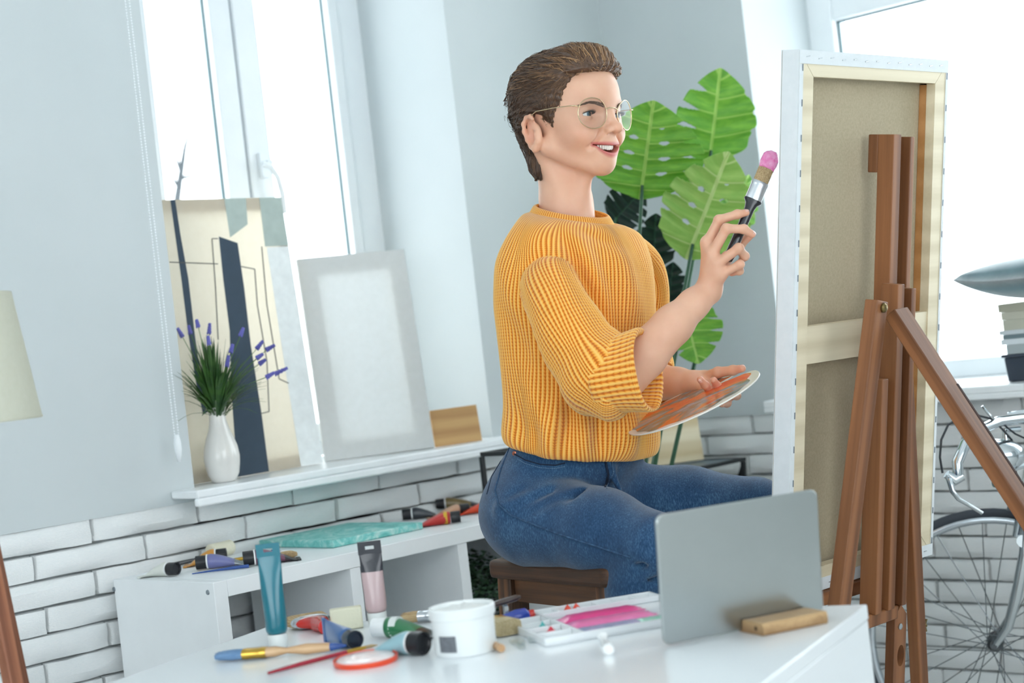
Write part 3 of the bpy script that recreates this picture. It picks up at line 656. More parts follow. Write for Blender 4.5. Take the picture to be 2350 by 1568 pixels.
a = on_t((1172, 1462)); t_ = brush('cream-bristled brush with brass ferrule right of the white tub', a, math.radians(66), handle_blk, ferr_g, br_cream, W=.040, T=.024, bL=.040, fL=.02, hL=.06, hr=(.007, .008, .005), blunt=True, group='brushes on the table')
# orange lid with white paint
orange = plas('orange_lid', (232, 74, 34), .3); wetw = mat('wet_white_paint', (236, 230, 230), .25, c2=(244, 214, 208), vs=70, bmp=.8, bs=60, bd=.004, coat=.5)
a = on_t((840, 1522)); s_ = scale_at((840, 1522)); r_ = 75*s_; t = thing('orange_paint_disc', 'round orange lid filled with white paint at the table front', 'lid', a); t.rotation_euler = (math.radians(2), math.radians(-1.5), 0)
b = MB(); b.lathe([(0, .0012), (r_*.98, .0012), (r_, .003), (r_, .0085), (r_*.96, .009), (r_*.945, .004), (0, .0035)], (0, 0, 0), 40, close=True); build('rim', b, orange, t, local=True)
b = MB(); b.lathe([(r_*.94, .0060), (r_*.85, .0088), (r_*.4, .0098), (0, .0100)], (0, 0, 0), 40, close=True); build('paint', b, wetw, t, local=True, smooth=180)
# white tub
a = on_t((1070, 1497)); s_ = scale_at((1070, 1497)); r_ = 73*s_; tubm = mat('white_tub_plastic', (232, 236, 236), .35, c2=(228, 232, 232)); h_ = 108*s_
t = thing('plastic_tub', 'open white plastic tub of white paste with grey label', 'tub', a)
b = MB(); b.lathe([(0, .0), (r_*.94, 0), (r_*.97, .002), (r_, h_*.76), (r_*1.05, h_*.78), (r_*1.06, h_*.97), (r_*1.03, h_), (r_*.98, h_), (r_*.96, h_*.9), (0, h_*.88)], (0, 0, 0), 48, close=True); build('wall', b, tubm, t, local=True)
b = MB(); n = 30; vs = [(0, 0, h_*.95)]; fs = []
for i in range(1, 7):
    for j in range(n): an = 2*PI*j/n; rr = r_*.95*i/6; vs.append((rr*math.cos(an), rr*math.sin(an), h_*.905+.006*abs(math.sin(3*an+i))*(1-i/6)+.004*math.sin(i*1.9+an*2)*(1-i/6)+.003*(1-i/6)))
fs += [(0, 1+j, 1+(j+1) % n) for j in range(n)]+[(1+(i-1)*n+j, 1+i*n+j, 1+i*n+(j+1) % n, 1+(i-1)*n+(j+1) % n) for i in range(1, 6) for j in range(n)]
b.add(vs, fs); build('paste', b, mat('white_paste', (238, 240, 238), .5), t, local=True, smooth=180)
ang = math.atan2(-F[1], -F[0])-.55; vs = []; m_ = 8
for i in range(m_+1):
    for z in (h_*.12, h_*.46): an = ang+(i/m_-.5)*.62; vs.append((r_*.995*math.cos(an)*1.008, r_*.995*math.sin(an)*1.008, z))
b = MB(); b.add(vs, [(2*i, 2*i+2, 2*i+3, 2*i+1) for i in range(m_)]); build('label_patch', b, mat('grey_label', (112, 116, 122), .6, c2=(90, 94, 100), vs=160), t, local=True)
a = on_t((1030, 1505)); t = thing('marker_cap', 'small red marker cap lying in front of the white tub', 'cap', a, IMR-.05); b = MB(); b.lathe([(.0015, -.012), (.0027, -.0115), (.003, .011), (.0022, .0135)], (0, 0, .0031), 16, ax=(1, 0, 0)); build('cap', b, orange, t, local=True)
# things behind / right of the tub
b = MB(); a, rz, L = line((1152, 1500), (1150, 1460)); t = thing('wooden_stick', 'short light wooden stick beside the white tub', 'stick', on_t((1152, 1499)), math.radians(62)); b.cyl((0, 0, .0062), (.07, 0, .0062), .0058, .005, 14); build('shaft', b, wood_l, t, local=True)
dkb = mat('dark_brown_handle', (58, 40, 36), .3, coat=.5)
a = on_t((1135, 1432)); t = thing('palette_knife', 'dark brown brush handle propped across the tub rim', 'brush', on_t((1120, 1437)), IMR+.12, 'brushes on the table'); t.name = 'wide_brush'
s_ = scale_at((1130, 1437)); zc = 42*s_; b = MB(); b.tube([(.0, .0, zc), (.02, 0, zc+.004), (.05, 0, zc+.009), (.056, 0, zc+.010)], [(.004, .003), (.007, .005), (.006, .005), (.002, .002)], 12); build('handle', b, dkb, t, local=True); b = MB(); b.box((.028, -.008, 0), (.034, .02, zc-.001)); build('ferrule', b, ferr_s, t, local=True)
a = on_t((1185, 1432)); t = thing('paint_tube_end', 'bright blue tube end lying behind the cream-bristled brush', 'paint tube', a, IMR+.25); t.name = 'paint_tube'; s_ = scale_at((1185, 1432))
b = MB(); n = 20; b.loft([[(x, hy*math.cos(2*PI*j/n), hz+hz*math.sin(2*PI*j/n)) for j in range(n)] for x, hy, hz in ((-.038, .003, .004), (-.022, .008, .008), (.0, .0105, .0108), (.016, .011, .011), (.021, .009, .009))]); build('body', b, plas('ultramarine', (34, 66, 168), .25), t, local=True, smooth=60); b = MB(); b.lathe([(0, 0), (.007, 0), (.007, .008), (0, .008)], (.0215, 0, .011), 18, ax=(1, 0, 0)); build('cap', b, handle_red, t, local=True)
clear = glassy('clear_acrylic', (.93, .95, .95), .10)
for p, rz, L, lab in (((1200, 1492), 52, .085, 'clear acrylic palette knife nearest the wooden stick'), ((1222, 1478), 46, .10, 'clear acrylic palette knife next to the paint tray')):
    t = thing('palette_knife', lab, 'palette knife', on_t(p), math.radians(rz), 'clear palette knives')
    b = MB(); b.prism([(0, -.005), (L*.45, -.006), (L*.5, -.010), (L*.8, -.011), (L, -.004), (L, .004), (L*.8, .011), (L*.5, .010), (L*.45, .006), (0, .005)], (0, 0, .0005), (1, 0, 0), (0, 1, 0), (0, 0, .0035)); build('blade', b, clear, t, local=True, bevel=.0008)
    b = MB()
    for i in range(4): b.box((.004+i*.008, -.0045, .0041), (.0075+i*.008, .0045, .0055))
    build('grip_ridges', b, clear, t, local=True)
# paint tray
traym = mat('white_tray_plastic', (232, 236, 238), .3, coat=.3)
q0, q1, q2 = PZ(1252, 1486, TZ), PZ(1640, 1420, TZ), PZ(1268, 1412, TZ)
ex = q1-q0; Lx = np.linalg.norm(ex); ex = ex/Lx; ey = nrm(np.cross((0, 0, 1.), ex)); Ly = float((q2-q0)@ey)
t = thing('paint_tray', 'white plastic mixing tray with small wells and pink paint', 'palette', (q0[0], q0[1], TZ), math.atan2(ex[1], ex[0]))
b = MB(); b.box((0, 0, .0004), (Lx, Ly, .003)); hW = .0125
wx = .058
walls = [((0, 0), (Lx, .004)), ((0, Ly-.004), (Lx, Ly)), ((0, .004), (.004, Ly-.004)), ((Lx-.004, .004), (Lx, Ly-.004)), ((wx, .004), (wx+.004, Ly-.004)), ((wx+.004, Ly-.05), (Lx-.004, Ly-.046))]
for lo, hi in walls: b.box((*lo, .0031), (*hi, hW))
k = 5
for i in range(1, k): y = .004+(Ly-.008)*i/k; b.box((.004, y-.0015, .0031), (wx, y+.0015, hW-.001))
for i in range(1, 6): x = wx+.004+(Lx-wx-.008)*i/6; b.box((x-.0015, Ly-.046, .0031), (x+.0015, Ly-.004, hW-.001))
build('tray', b, traym, t, local=True, bevel=.001)
hot = mat('hot_pink_paint', (226, 52, 140), .3, c2=(210, 40, 130), vs=30, bmp=.7, bs=50, bd=.004, coat=.4); lpk = mat('light_pink_paint', (238, 130, 186), .3, c2=(226, 110, 172), vs=30, bmp=.7, bs=50, bd=.004, coat=.4)
lil = mat('lilac_smear', (190, 180, 216), .35, c2=(120, 150, 184), vs=90, bmp=.8, bs=60, bd=.004, coat=.4); mint = mat('mint_paint', (150, 214, 196), .3, coat=.4); redp = mat('red_paint', (200, 24, 54), .2, coat=.5); orp = mat('orange_red_paint', (224, 60, 30), .2, coat=.5); tealp = mat('teal_paint', (70, 170, 168), .3, coat=.4)
def blob(name, m_, x0, x1, y0, y1, h_, seed):
    rr = random.Random(seed); nx, ny = 22, 8; vs = []; z0 = .0032
    for j in range(ny+1):
        for i in range(nx+1):
            u, v = i/nx, j/ny; e = min(u, 1-u, .12)/.12*min(v, 1-v, .2)/.2
            vs.append((x0+(x1-x0)*u+rr.uniform(-.0015, .0015)*(1 if 0 < i < nx else 3), y0+(y1-y0)*v+rr.uniform(-.0008, .0008)*(1 if 0 < j < ny else 2.5), z0+e*(h_*(.6+.4*math.sin(v*PI))+rr.uniform(0, .0006))))
    g = lambda i, j: j*(nx+1)+i
    build(name, MB().add(vs, [(g(i, j), g(i+1, j), g(i+1, j+1), g(i, j+1)) for j in range(ny) for i in range(nx)]), m_, t, local=True, smooth=180)
yy = lambda f_: .004+(Ly-.06)*f_
blob('pink_paint', hot, wx+.016, Lx-.05, yy(.66), yy(.95), .008, 1); blob('pink_paint', lpk, wx+.008, Lx-.05, yy(.40), yy(.68), .006, 2); blob('lilac_smear', lil, wx+.006, Lx-.08, yy(.14), yy(.42), .003, 3); blob('mint_paint', mint, wx+.10, wx+.16, yy(.12), yy(.34), .005, 4)
b = MB(); cy = .004+(Ly-.008)*1.5/k; b.lathe([(.011, .0032), (.010, .006), (.005, .009), (.002, .0135), (0, .0145)], (.035, cy, 0), 16, close=True); build('red_paint', b, redp, t, local=True, smooth=180)
b = MB(); cy = .004+(Ly-.008)*2.5/k; b.lathe([(.008, .0032), (.006, .007), (.003, .011), (.0, .016)], (.038, cy, 0), 16, close=True); build('teal_paint', b, tealp, t, local=True, smooth=180)
for fx in (.55, .62):
    b = MB(); b.lathe([(.008, .0032), (.007, .008), (.003, .014), (0, .017)], (wx+(Lx-wx)*(fx-.28), Ly-.025, 0), 16, close=True); build('orange_paint', b, orp, t, local=True, smooth=180)
a = on_t((1397, 1503)); t = thing('dropper_tube', 'small white dropper tube lying in front of the paint tray', 'dropper', a, math.radians(46)); t.scale = (1.6, 1.15, 1.15)
b = MB(); b.tube([(0, 0, .0068), (.02, 0, .0066), (.028, 0, .005), (.055, 0, .0045), (.06, 0, .0075)], [.0055, .006, .0045, .004, .0065], 16); build('body', b, white_p, t, local=True, smooth=60)
b = MB(); b.cyl((-.004, 0, .0068), (-.0005, 0, .0068), .0066, n=16); build('cap', b, white_p, t, local=True)
# tablet in a wooden stand
alu = mat('brushed_aluminium', (176, 182, 182), .29, 1, c2=(172, 178, 178))
q0, q1 = PZ(1522, 1486, TZ), PZ(1889, 1412, TZ); ex = q1-q0; Wt = np.linalg.norm(ex); ex /= Wt; out = nrm(np.cross(ex, (0, 0, 1.)))
if out@(-F) < 0: out = -out
ln = math.radians(6); up = nrm(v3((0, 0, 1))*math.cos(ln)+out*math.sin(ln)); on = nrm(np.cross(ex, up)); on = on if on@(-F) > 0 else -on
HtT = 304*((q0-C0)@F)/FPX; t = thing('tablet', 'silver tablet seen from behind in a small wooden stand', 'tablet', (q0+q1)/2)
def rrect(w, h, r, n=6):
    pts = []
    for cx_, cy_, a0 in ((w-r, h-r, 0), (r, h-r, 90), (r, r, 180), (w-r, r, 270)):
        for i in range(n+1): an = math.radians(a0+90*i/n); pts.append((cx_+r*math.cos(an), cy_+r*math.sin(an)))
    return pts
O_ = q0+v3((0, 0, .0025)); b = MB(); b.prism(rrect(Wt, HtT, .012), O_+on*.003, ex, up, -on*.006); build('back_shell', b, alu, t, bevel=.002)
b = MB(); b.prism([(x*.97+Wt*.015, y*.96+HtT*.02) for x, y in rrect(Wt, HtT, .008)], O_-on*.0032, ex, up, -on*.0006); build('screen', b, mat('dark_screen', (18, 20, 24), .08), t)
oakl = wood('oak_stand', (150, 116, 78), (190, 156, 112), .45, s=.8)
w0, w1, w2_ = PZ(1668, 1500, TZ), PZ(1745, 1497, TZ), PZ(1872, 1477, TZ)
bx = nrm(v3((out[0], out[1], 0))); cs = (q0+q1)/2+ex*.045*1+bx*.02
t = thing('tablet_stand', 'small light oak block stand holding the tablet', 'stand', (cs[0], cs[1], TZ), math.atan2(ex[1], ex[0]))
hx_, dp_ = .052, .062; bl = math.copysign(1, np.dot(np.cross((0, 0, 1.), (ex[0], ex[1], 0)), bx))
b = MB(); zt_ = .017
prof2 = [(-dp_*.35, 0), (dp_*.62, 0), (dp_*.66, .004), (dp_*.66, zt_-.004), (dp_*.62, zt_), (-.0125, zt_), (-.0165, .0021), (-.0265, .0021), (-.0225, zt_), (-dp_*.35-.012, zt_), (-dp_*.35-.016, zt_-.004), (-dp_*.35-.016, .004)]
b.prism(prof2, (-hx_, 0, .0003), (0, bl, 0), (0, 0, 1), (2*hx_, 0, 0)); build('block', b, oakl, t, local=True, smooth=30)
b = MB(); b.cyl((-hx_-.0004, bl*dp_*.35, .009), (-hx_+.004, bl*dp_*.35, .009), .0032); build('cable_hole', b, mat('hole_dark', (50, 36, 24), .9), t, local=True)

# ------------------------------------------------------------------ stool
walnut = wood('walnut', (60, 38, 24), (112, 74, 46), .55, s=.8)
SH = .712
s0, s1, s2 = PZ(1111, 1287, SH), PZ(1390, 1308, SH), PZ(1452, 1304, SH)
ex = s0-s1; Ls = np.linalg.norm(ex); ex /= Ls; ey = nrm(np.cross(ex, (0, 0, 1.))); ey = ey if ey@F > 0 else -ey; Ds = .235
t = thing('wooden_stool', 'dark walnut wooden stool the woman sits on', 'stool', (s1+ex*Ls/2+ey*Ds/2)*v3((1, 1, 0)))
ex_st, ey_st = ex.copy(), ey.copy()
sp = lambda u, w, z: s1*v3((1, 1, 0))+ex*u+ey*w+v3((0, 0, z))
b = MB(); b.prism(rrect(Ls, Ds, .022), sp(0, 0, SH-.034), ex, ey, (0, 0, .034)); build('seat', b, walnut, t, bevel=.008)
for iu in (0, 1):
    for iw in (0, 1):
        u = .036 if iu == 0 else Ls-.036; w = .036 if iw == 0 else Ds-.036; du = -.028 if iu == 0 else .028; dw = -.028 if iw == 0 else .028
        b = MB(); b.beam(sp(u, w, SH-.0345), sp(u+du, w+dw, .0), .043, .043, up=ey); build('leg', b, walnut, t, bevel=.003)
za = SH-.058
for (u0, w0_, u1, w1_) in ((.056, .034, Ls-.056, .034), (.056, Ds-.034, Ls-.056, Ds-.034), (.034, .056, .034, Ds-.056), (Ls-.034, .056, Ls-.034, Ds-.056)):
    b = MB(); b.beam(sp(u0, w0_, za), sp(u1, w1_, za), .018, .044, up=(0, 0, 1)); build('apron', b, walnut, t, bevel=.002)
for (u0, w0_, u1, w1_) in ((.03, .02, Ls-.03, .02), (.03, Ds-.02, Ls-.03, Ds-.02), (.02, .03, .02, Ds-.03), (Ls-.02, .03, Ls-.02, Ds-.03)):
    b = MB(); b.beam(sp(u0, w0_, .24), sp(u1, w1_, .24), .02, .03); build('stretcher', b, walnut, t, bevel=.002)

# ------------------------------------------------------------------ canvas on the easel
cside = mat('white_canvas_edge', (226, 231, 234), .75, c2=(220, 226, 229), vs=50, bmp=.15, bs=300, bd=.001)
linen = mat('brown_linen', (186, 174, 148), .9, c2=(174, 161, 134), vs=220, bmp=.5, bs=500, bd=.001)
pine_p = wood('pale_pine', (213, 200, 170), (230, 218, 190), .6, s=.4); pine_o = wood('amber_pine', (176, 124, 72), (194, 142, 90), .55, s=.4)
LE = math.radians(9.4); ET = nrm((0, -math.sin(LE), math.cos(LE))); EN = nrm((0, -math.cos(LE), -math.sin(LE))); EX = v3((1, 0, 0))
CP = P(1834, 113, 2.93)                       # top left back corner
def cpl(px, py, off=0):
    r_ = ray(px, py); O2 = CP+EN*off; s_ = ((O2-C0)@EN)/(r_@EN); return C0+r_*s_
c_tr = cpl(2176, 160); Wc = float((c_tr-CP)@EX); c_br = cpl(2121, 1279); Hc = float((CP-c_br)@ET); TC = .036; BWc = .046
t = thing('stretched_canvas', 'large stretched canvas on the easel seen from its linen back', 'canvas', CP-ET*Hc)
cp = lambda u, v, o=0: CP+EX*u-ET*v+EN*o
def slab(name, u0, v0, u1, v1, o0, o1, m_, bev=.001, poly=None):
    b = MB(); pl = poly or [(u0, v0), (u1, v0), (u1, v1), (u0, v1)]
    b.prism(pl, cp(0, 0, o0), EX, -ET, EN*(o1-o0)); return build(name, b, m_, t, bevel=bev)
slab('canvas_cloth', .001, .001, Wc-.001, Hc-.001, -TC, -TC+.0012, [linen], 0)
slab('painted_front', 0, 0, Wc, Hc, -TC-.0008, -TC-.0001, cside, 0)
for u0, v0, u1, v1 in ((0, 0, .0012, Hc), (Wc-.0012, 0, Wc, Hc), (.0013, 0, Wc-.0013, .0012), (.0013, Hc-.0012, Wc-.0013, Hc)): slab('side_cloth', u0, v0, u1, v1, -TC+.0013, 0, cside, 0)
fw = .018
slab('folded_cloth', .0012, .0012, Wc-.0012, fw+.006, .0002, .0012, cside, 0); slab('folded_cloth', .0012, Hc-fw-.006, Wc-.0012, Hc-.0012, .0002, .0012, cside, 0)
slab('folded_cloth', .0012, fw+.0065, fw*.7, Hc-fw-.0065, .0002, .0012, cside, 0); slab('folded_cloth', Wc-fw*.5, fw+.0065, Wc-.0012, Hc-fw-.0065, .0002, .0012, cside, 0)
e = .0015; bw = BWc; mit = .0004
for pl, m_ in (([(e, e), (Wc-e, e), (Wc-bw-mit, bw-mit), (bw+mit, bw-mit)], pine_p), ([(e, Hc-e), (bw+mit, Hc-bw+mit), (Wc-bw-mit, Hc-bw+mit), (Wc-e, Hc-e)], pine_p), ([(e, e+mit), (bw-mit, bw+mit), (bw-mit, Hc-bw-mit), (e, Hc-e-mit)], pine_p), ([(Wc-e, e+mit), (Wc-e, Hc-e-mit), (Wc-bw+mit, Hc-bw-mit), (Wc-bw+mit, bw+mit)], pine_p)):
    slab('stretcher_bar', 0, 0, 0, 0, -.019, -.0002, m_, 0, poly=pl)
for u0, v0, u1, v1 in ((Wc-bw-.0005, bw+.002, Wc-bw+.003, Hc-bw-.002), (bw-.003, bw+.002, bw+.0005, Hc-bw-.002)): slab('inner_edge', u0, v0, u1, v1, -.034, -.0195, pine_o, 0)
va = float((CP-cpl(1846, 795))@ET); slab('cross_bar', bw*.55, va-.034, Wc-bw*.55, va+.034, -.018, -.003, pine_p, 0)
stm = mat('staple', (190, 196, 200), .3, 1); smd = mat('staple_dark', (110, 122, 134), .3, .6)
b = MB()
for k in range(13):
    u = Wc*(k+.7)/13.5; b.obox(cp(u, .011+.002*(k % 2), .0018), EX*.005+ET*.0008, ET*.0007, EN*.0006)
    b.obox(cp(u, Hc-.012, .0018), EX*.005, ET*.0007, EN*.0006)
build('staples', b, stm, t, kind='stuff')
b = MB()
for k in range(16): v_ = Hc*(k+.5)/16; b.obox(cp(.010, v_, .0018), ET*.006, EX*.0007, EN*.0006); b.obox(cp(Wc-.006, v_, .0018), ET*.006, EX*.0007, EN*.0006)
build('staples', b, smd, t, kind='stuff')
# ------------------------------------------------------------------ easel
beech = wood('oiled_beech', (106, 64, 35), (148, 96, 58), .55, s=.5)
def ep(px, py, o): return cpl(px, py, o)
t = thing('wooden_easel', 'reddish brown wooden tripod easel behind the large canvas', 'easel', (CP+EX*Wc*.5-ET*Hc*1.2)*v3((1, 1, 0)))
def col(name, px0, py0, px1, py1, o, w, th_, bev=.0015, m_=None):
    b = MB(); b.beam(ep(px0, py0, o), ep(px1, py1, o), w, th_, up=EN); return build(name, b, m_ or beech, t, bevel=bev)
px2m = ((ep(2020, 600, .02)-C0)@F)/FPX
wb = .030
# mast: two parallel uprights and the sliding head
um = float((ep(2018, 320, .0)-CP)@EX); vt = float((CP-ep(2018, 308, .03))@ET); vb = float((CP-ep(2040, 1372, .03))@ET)
def upr(name, u, v0, v1, o, w, th_, up_=None, m_=None):
    b = MB(); b.obox(cp(u, (v0+v1)/2, o), ET*(v1-v0)/2, EX*w/2, EN*th_/2); return build(name, b, m_ or beech, t, bevel=.0015)
upr('mast_slider', um, vt, vb-.02, .022, .026, .034)
upr('mast_slider', um+.052, vt+.004, vb-.02, .022, .014, .034)
b = MB(); b.obox(cp(um+.0, vt+.035, -.005), ET*.035, EX*.013, EN*.0105); build('head_clamp', b, beech, t, bevel=.002)
vm = float((CP-ep(2018, 690, .05))@ET)
uu = lambda px, py, o: float((ep(px, py, o)-CP)@EX)
u1_, u2_, u3_ = uu(2009, 1000, .062), uu(2039, 1000, .062), uu(2068, 1000, .062)
upr('mast_rail', u1_, vm+.14, vb, .062, .020, .036); upr('mast_rail', u2_, vm-.03, vb, .062, .022, .036); upr('mast_rail', u3_, vm-.02, vb, .062, .015, .036); um = u1_
b = MB(); b.obox(cp(um+.024, vb+.012, .05), ET*.013, EX*.055, EN*.024); build('foot_block', b, beech, t, bevel=.003)
# ledge under the canvas
b = MB(); b.obox(cp(Wc*.42, Hc+.014, -.02), EX*.11, ET*.0125, EN*.032); build('ledge', b, beech, t, bevel=.002)
# front legs and rear leg
def ground(p, q):  # extend p->q to the floor
    p, q = v3(p), v3(q); s_ = (p[2]-.003)/(p[2]-q[2]); return p+(q-p)*s_
def leg(p, q, w, th_, up_, name='leg'):
    g = ground(p, q); b = MB(); b.beam(p, g, w, th_, up=up_); return build(name, b, beech, t, bevel=.002), g
tp = ep(2012, 690, .100); rt_ = ep(2070, 780, .026)
leg(tp, tp+(-ET-EX*.175), .036, .026, EN); leg(rt_, rt_+(-ET+EX*.150), .030, .024, EN)
rp = ep(2056, 716, .100); rl, gr_ = leg(rp, rp+v3((.03, -.56, -1.0)), .026, .046, (1, 0, 0))
dd = nrm(gr_-rp); sn = nrm(np.cross(dd, (1, 0, 0))); sn = sn if sn[2] > 0 else -sn; L_ = np.linalg.norm(gr_-rp)
b = MB(); b.beam(rp+dd*.17+sn*.0236, rp+dd*(L_-.2)+sn*.0236, .006, .0012, up=sn); build('slot', b, mat('dark_slot', (52, 28, 22), .8), t)
bolt = mat('brass_bolt', (120, 104, 66), .35, 1)
b = MB(); bp = tp-ET*.012+EN*.0135; b.lathe([(.0085, -.001), (.0085, .003), (.006, .006), (0, .007)], bp, 18, ax=EN); build('bolt', b, bolt, t)
# lower plate with a finger hole, bolts and a wing nut
b = MB(); hw, hl = .021, .16
holec = (.004, -.088); n = 24; ring_o = []; ring_i = []
for j in range(n):
    an = 2*PI*j/n; ring_i.append((holec[0]+.012*math.cos(an), holec[1]+.021*math.sin(an)))
    c_, s_ = math.cos(an), math.sin(an); k = min(hw/abs(c_) if abs(c_) > 1e-6 else 9, .10/abs(s_) if abs(s_) > 1e-6 else 9)
    ring_o.append((max(-hw, min(hw, holec[0]*0+c_*k)), holec[1]+max(-.10, min(.10, s_*k))))
O3 = ep(2058, 1400, .062); vs = []
for zz in (-.009, .009):
    for rg_ in (ring_o, ring_i):
        for x, y in rg_: vs.append(O3+EX*x+ET*y+EN*zz)
fs = []
for j in range(n):
    k = (j+1) % n; fs += [(j, k, n+k, n+j), (2*n+k, 2*n+j, 3*n+j, 3*n+k), (k, j, 2*n+j, 2*n+k), (n+j, n+k, 3*n+k, 3*n+j)]
b.add(vs, fs, 0, [(v_@ET, v_@EX, v_@EN) for v_ in map(v3, vs)]); build('lower_plate', b, beech, t)
for (x, y) in ((-.002, -.030),):
    b = MB(); b.lathe([(.006, 0), (.006, .002), (.003, .004), (0, .0042)], O3+EX*x+ET*y+EN*.0092, 14, ax=EN); build('bolt', b, stm, t)
lp = rt_+(-ET+EX*.155)*(vb-float((CP-rt_)@ET))
for off in (-.02, .20):
    b = MB(); q_ = lp+(-ET+EX*.155)*off+EX*.018; b.lathe([(.005, 0), (.005, .0025), (0, .004)], q_, 12, ax=EX); build('bolt', b, bolt, t)
q_ = lp+(-ET+EX*.155)*.085+EX*.018; b = MB(); b.cyl(q_, q_+EX*.012, .004); b.prism([(0, .003), (.010, .013), (.014, .012), (.008, 0), (.014, -.012), (.010, -.013), (0, -.003)], q_+EX*.003-EN*.0015, EX, ET, EN*.003); build('wing_nut', b, bolt, t)
# ------------------------------------------------------------------ bicycle
tyrem = mat('black_tyre', (58, 64, 72), .7); alum = mat('polished_rim', (190, 198, 204), .2, 1); cable = mat('black_cable', (36, 40, 46), .4); spokem = mat('spoke_steel', (120, 126, 130), .3, 1); hubm = mat('dark_hub', (90, 94, 98), .35, .8)
HB = P(2285, 1472, 3.84); wd = nrm(-.93*R+.30*F); wa = nrm(np.cross(wd, (0, 0, 1.)))       # wheel heading and axle
RWh = 305*3.84/FPX
t = thing('bicycle', 'chrome bicycle parked against the white brick wall under the wide window', 'bicycle', (HB[0], HB[1], 0))
def ringm(c, r, rt, n=64, m_=12, wx=1.0):
    vs = []; fs = []
    for i in range(n):
        a_ = 2*PI*i/n; d_ = wd*math.cos(a_)+v3((0, 0, 1))*math.sin(a_)
        for j in range(m_): b_ = 2*PI*j/m_; vs.append(c+d_*(r+rt*math.cos(b_))+wa*rt*wx*math.sin(b_))
    fs = [(i*m_+j, ((i+1) % n)*m_+j, ((i+1) % n)*m_+(j+1) % m_, i*m_+(j+1) % m_) for i in range(n) for j in range(m_)]
    return MB().add(vs, fs)
def wheel(c, lab=None):
    w_ = build('wheel', ringm(c, RWh-.024, .010, wx=1.0), alum, t, smooth=180)
    build('tyre', ringm(c, RWh-.009, .0105), tyrem, w_, smooth=180)
    b = MB(); b.lathe([(.010, -.045), (.018, -.032), (.018, -.026), (.010, -.022), (.010, .022), (.018, .026), (.018, .032), (.010, .045)], c, 16, ax=wa); b.cyl(c-wa*.06, c+wa*.06, .005); build('hub', b, hubm, w_, smooth=40)
    for k in range(32):
        a_ = 2*PI*k/32; sd = 1 if k % 2 else -1; off = (1 if (k//2) % 2 else -1)*1.25
        p0 = c+wa*.029*sd+(wd*math.cos(a_+off)+v3((0, 0, 1))*math.sin(a_+off))*.017; p1 = c+(wd*math.cos(a_)+v3((0, 0, 1))*math.sin(a_))*(RWh-.03)
        b = MB(); b.cyl(p0, p1, .0012, n=6); build('spoke', b, spokem, w_)
wheel(HB)
zup = v3((0, 0, 1.)); hd = nrm(-R*.62+F*.62)                     # frame heading (towards the corner)
crown = P(2352, 1265, 3.76); 
for sd in (-1, 1):
    p_ = HB+wa*.052*sd; c1 = crown+wa*.045*sd
    b = MB(); b.tube([p_, p_*.75+c1*.25+wd*-.012+zup*-.01, p_*.45+c1*.55-wd*.012, c1, c1+zup*.07-wd*.010], [.007, .010, .012, .012, .011], 14); build('fork_blade', b, steel, t, smooth=60)
axis = nrm(zup-wd*.28); ht0 = crown+zup*.05; ht1 = ht0+axis*.20
b = MB(); b.cyl(ht0-axis*.02, ht1, .019, n=20); build('head_tube', b, steel, t)
b = MB(); b.cyl(crown+zup*.03-wa*.055, crown+zup*.03+wa*.055, .014, n=14); build('fork_crown', b, steel, t)
stem_top = ht1+axis*.05; b = MB(); b.tube([ht1, stem_top, stem_top+wd*.07+zup*.01], [.012, .012, .012], 14); build('stem', b, steel, t, smooth=60)
cl = stem_top+wd*.07+zup*.01; ba = P(2350, 955, 3.62); 
bar = [P(2470, 985, 3.80), P(2420, 958, 3.72), P(2340, 962, 3.64), P(2290, 968, 3.60), P(2245, 990, 3.56), P(2215, 1020, 3.53), P(2197, 1062, 3.52), P(2200, 1092, 3.52)]
b = MB(); b.tube(bar, .0115, 14); build('handlebar', b, steel, t, smooth=80)
b = MB(); b.tube([cl, (cl+bar[1])/2+zup*.01, bar[1]], .010, 12); build('stem_extension', b, steel, t, smooth=60)
b = MB(); b.tube([P(2172, 1088, 3.52), P(2190, 1102, 3.52), P(2208, 1092, 3.52)], [.009, .014, .011], 12); b.ell(P(2188, 1100, 3.515), (.003, .003, .003), 8); build('lever_clamp', b, steel, t, smooth=60)
b = MB(); b.tube([P(2178, 1100, 3.51), P(2186, 1128, 3.5), P(2200, 1146, 3.5), P(2228, 1162, 3.5), P(2254, 1178, 3.5)], [(.006, .008), (.005, .008), (.004, .007), (.004, .006), (.004, .006)], 10); build('brake_lever', b, steel, t, smooth=60)
b = MB(); b.tube([P(2163, 1086, 3.53), P(2157, 1050, 3.53), P(2160, 1010, 3.53), P(2176, 975, 3.54), P(2205, 957, 3.55), P(2245, 954, 3.56), P(2276, 962, 3.58), P(2300, 985, 3.6), P(2322, 1010, 3.62), P(2332, 1050, 3.64), P(2330, 1120, 3.68)], .0024, 8); build('brake_cable', b, cable, t, smooth=80)
b = MB(); b.tube([P(2300, 972, 3.6), P(2330, 996, 3.62), P(2360, 1010, 3.66)], .0022, 8); build('brake_cable', b, cable, t, smooth=80)
b = MB(); b.tube([P(2254, 932, 3.57), P(2268, 950, 3.57), P(2280, 962, 3.58)], [(.004, .003), (.005, .003), (.004, .003)], 8); build('bell_lever', b, steel, t)
lc_ = P(2312, 1046, 3.62); la = nrm(-R*.85+F*.2); b = MB(); b.lathe([(.0, -.014), (.028, -.012), (.037, -.005), (.039, .005), (.037, .022), (.032, .042), (.020, .060), (.007, .067), (0, .068)], lc_-la*(-.03)*1, 28, ax=-la); build('headlight', b, steel, t, smooth=50)
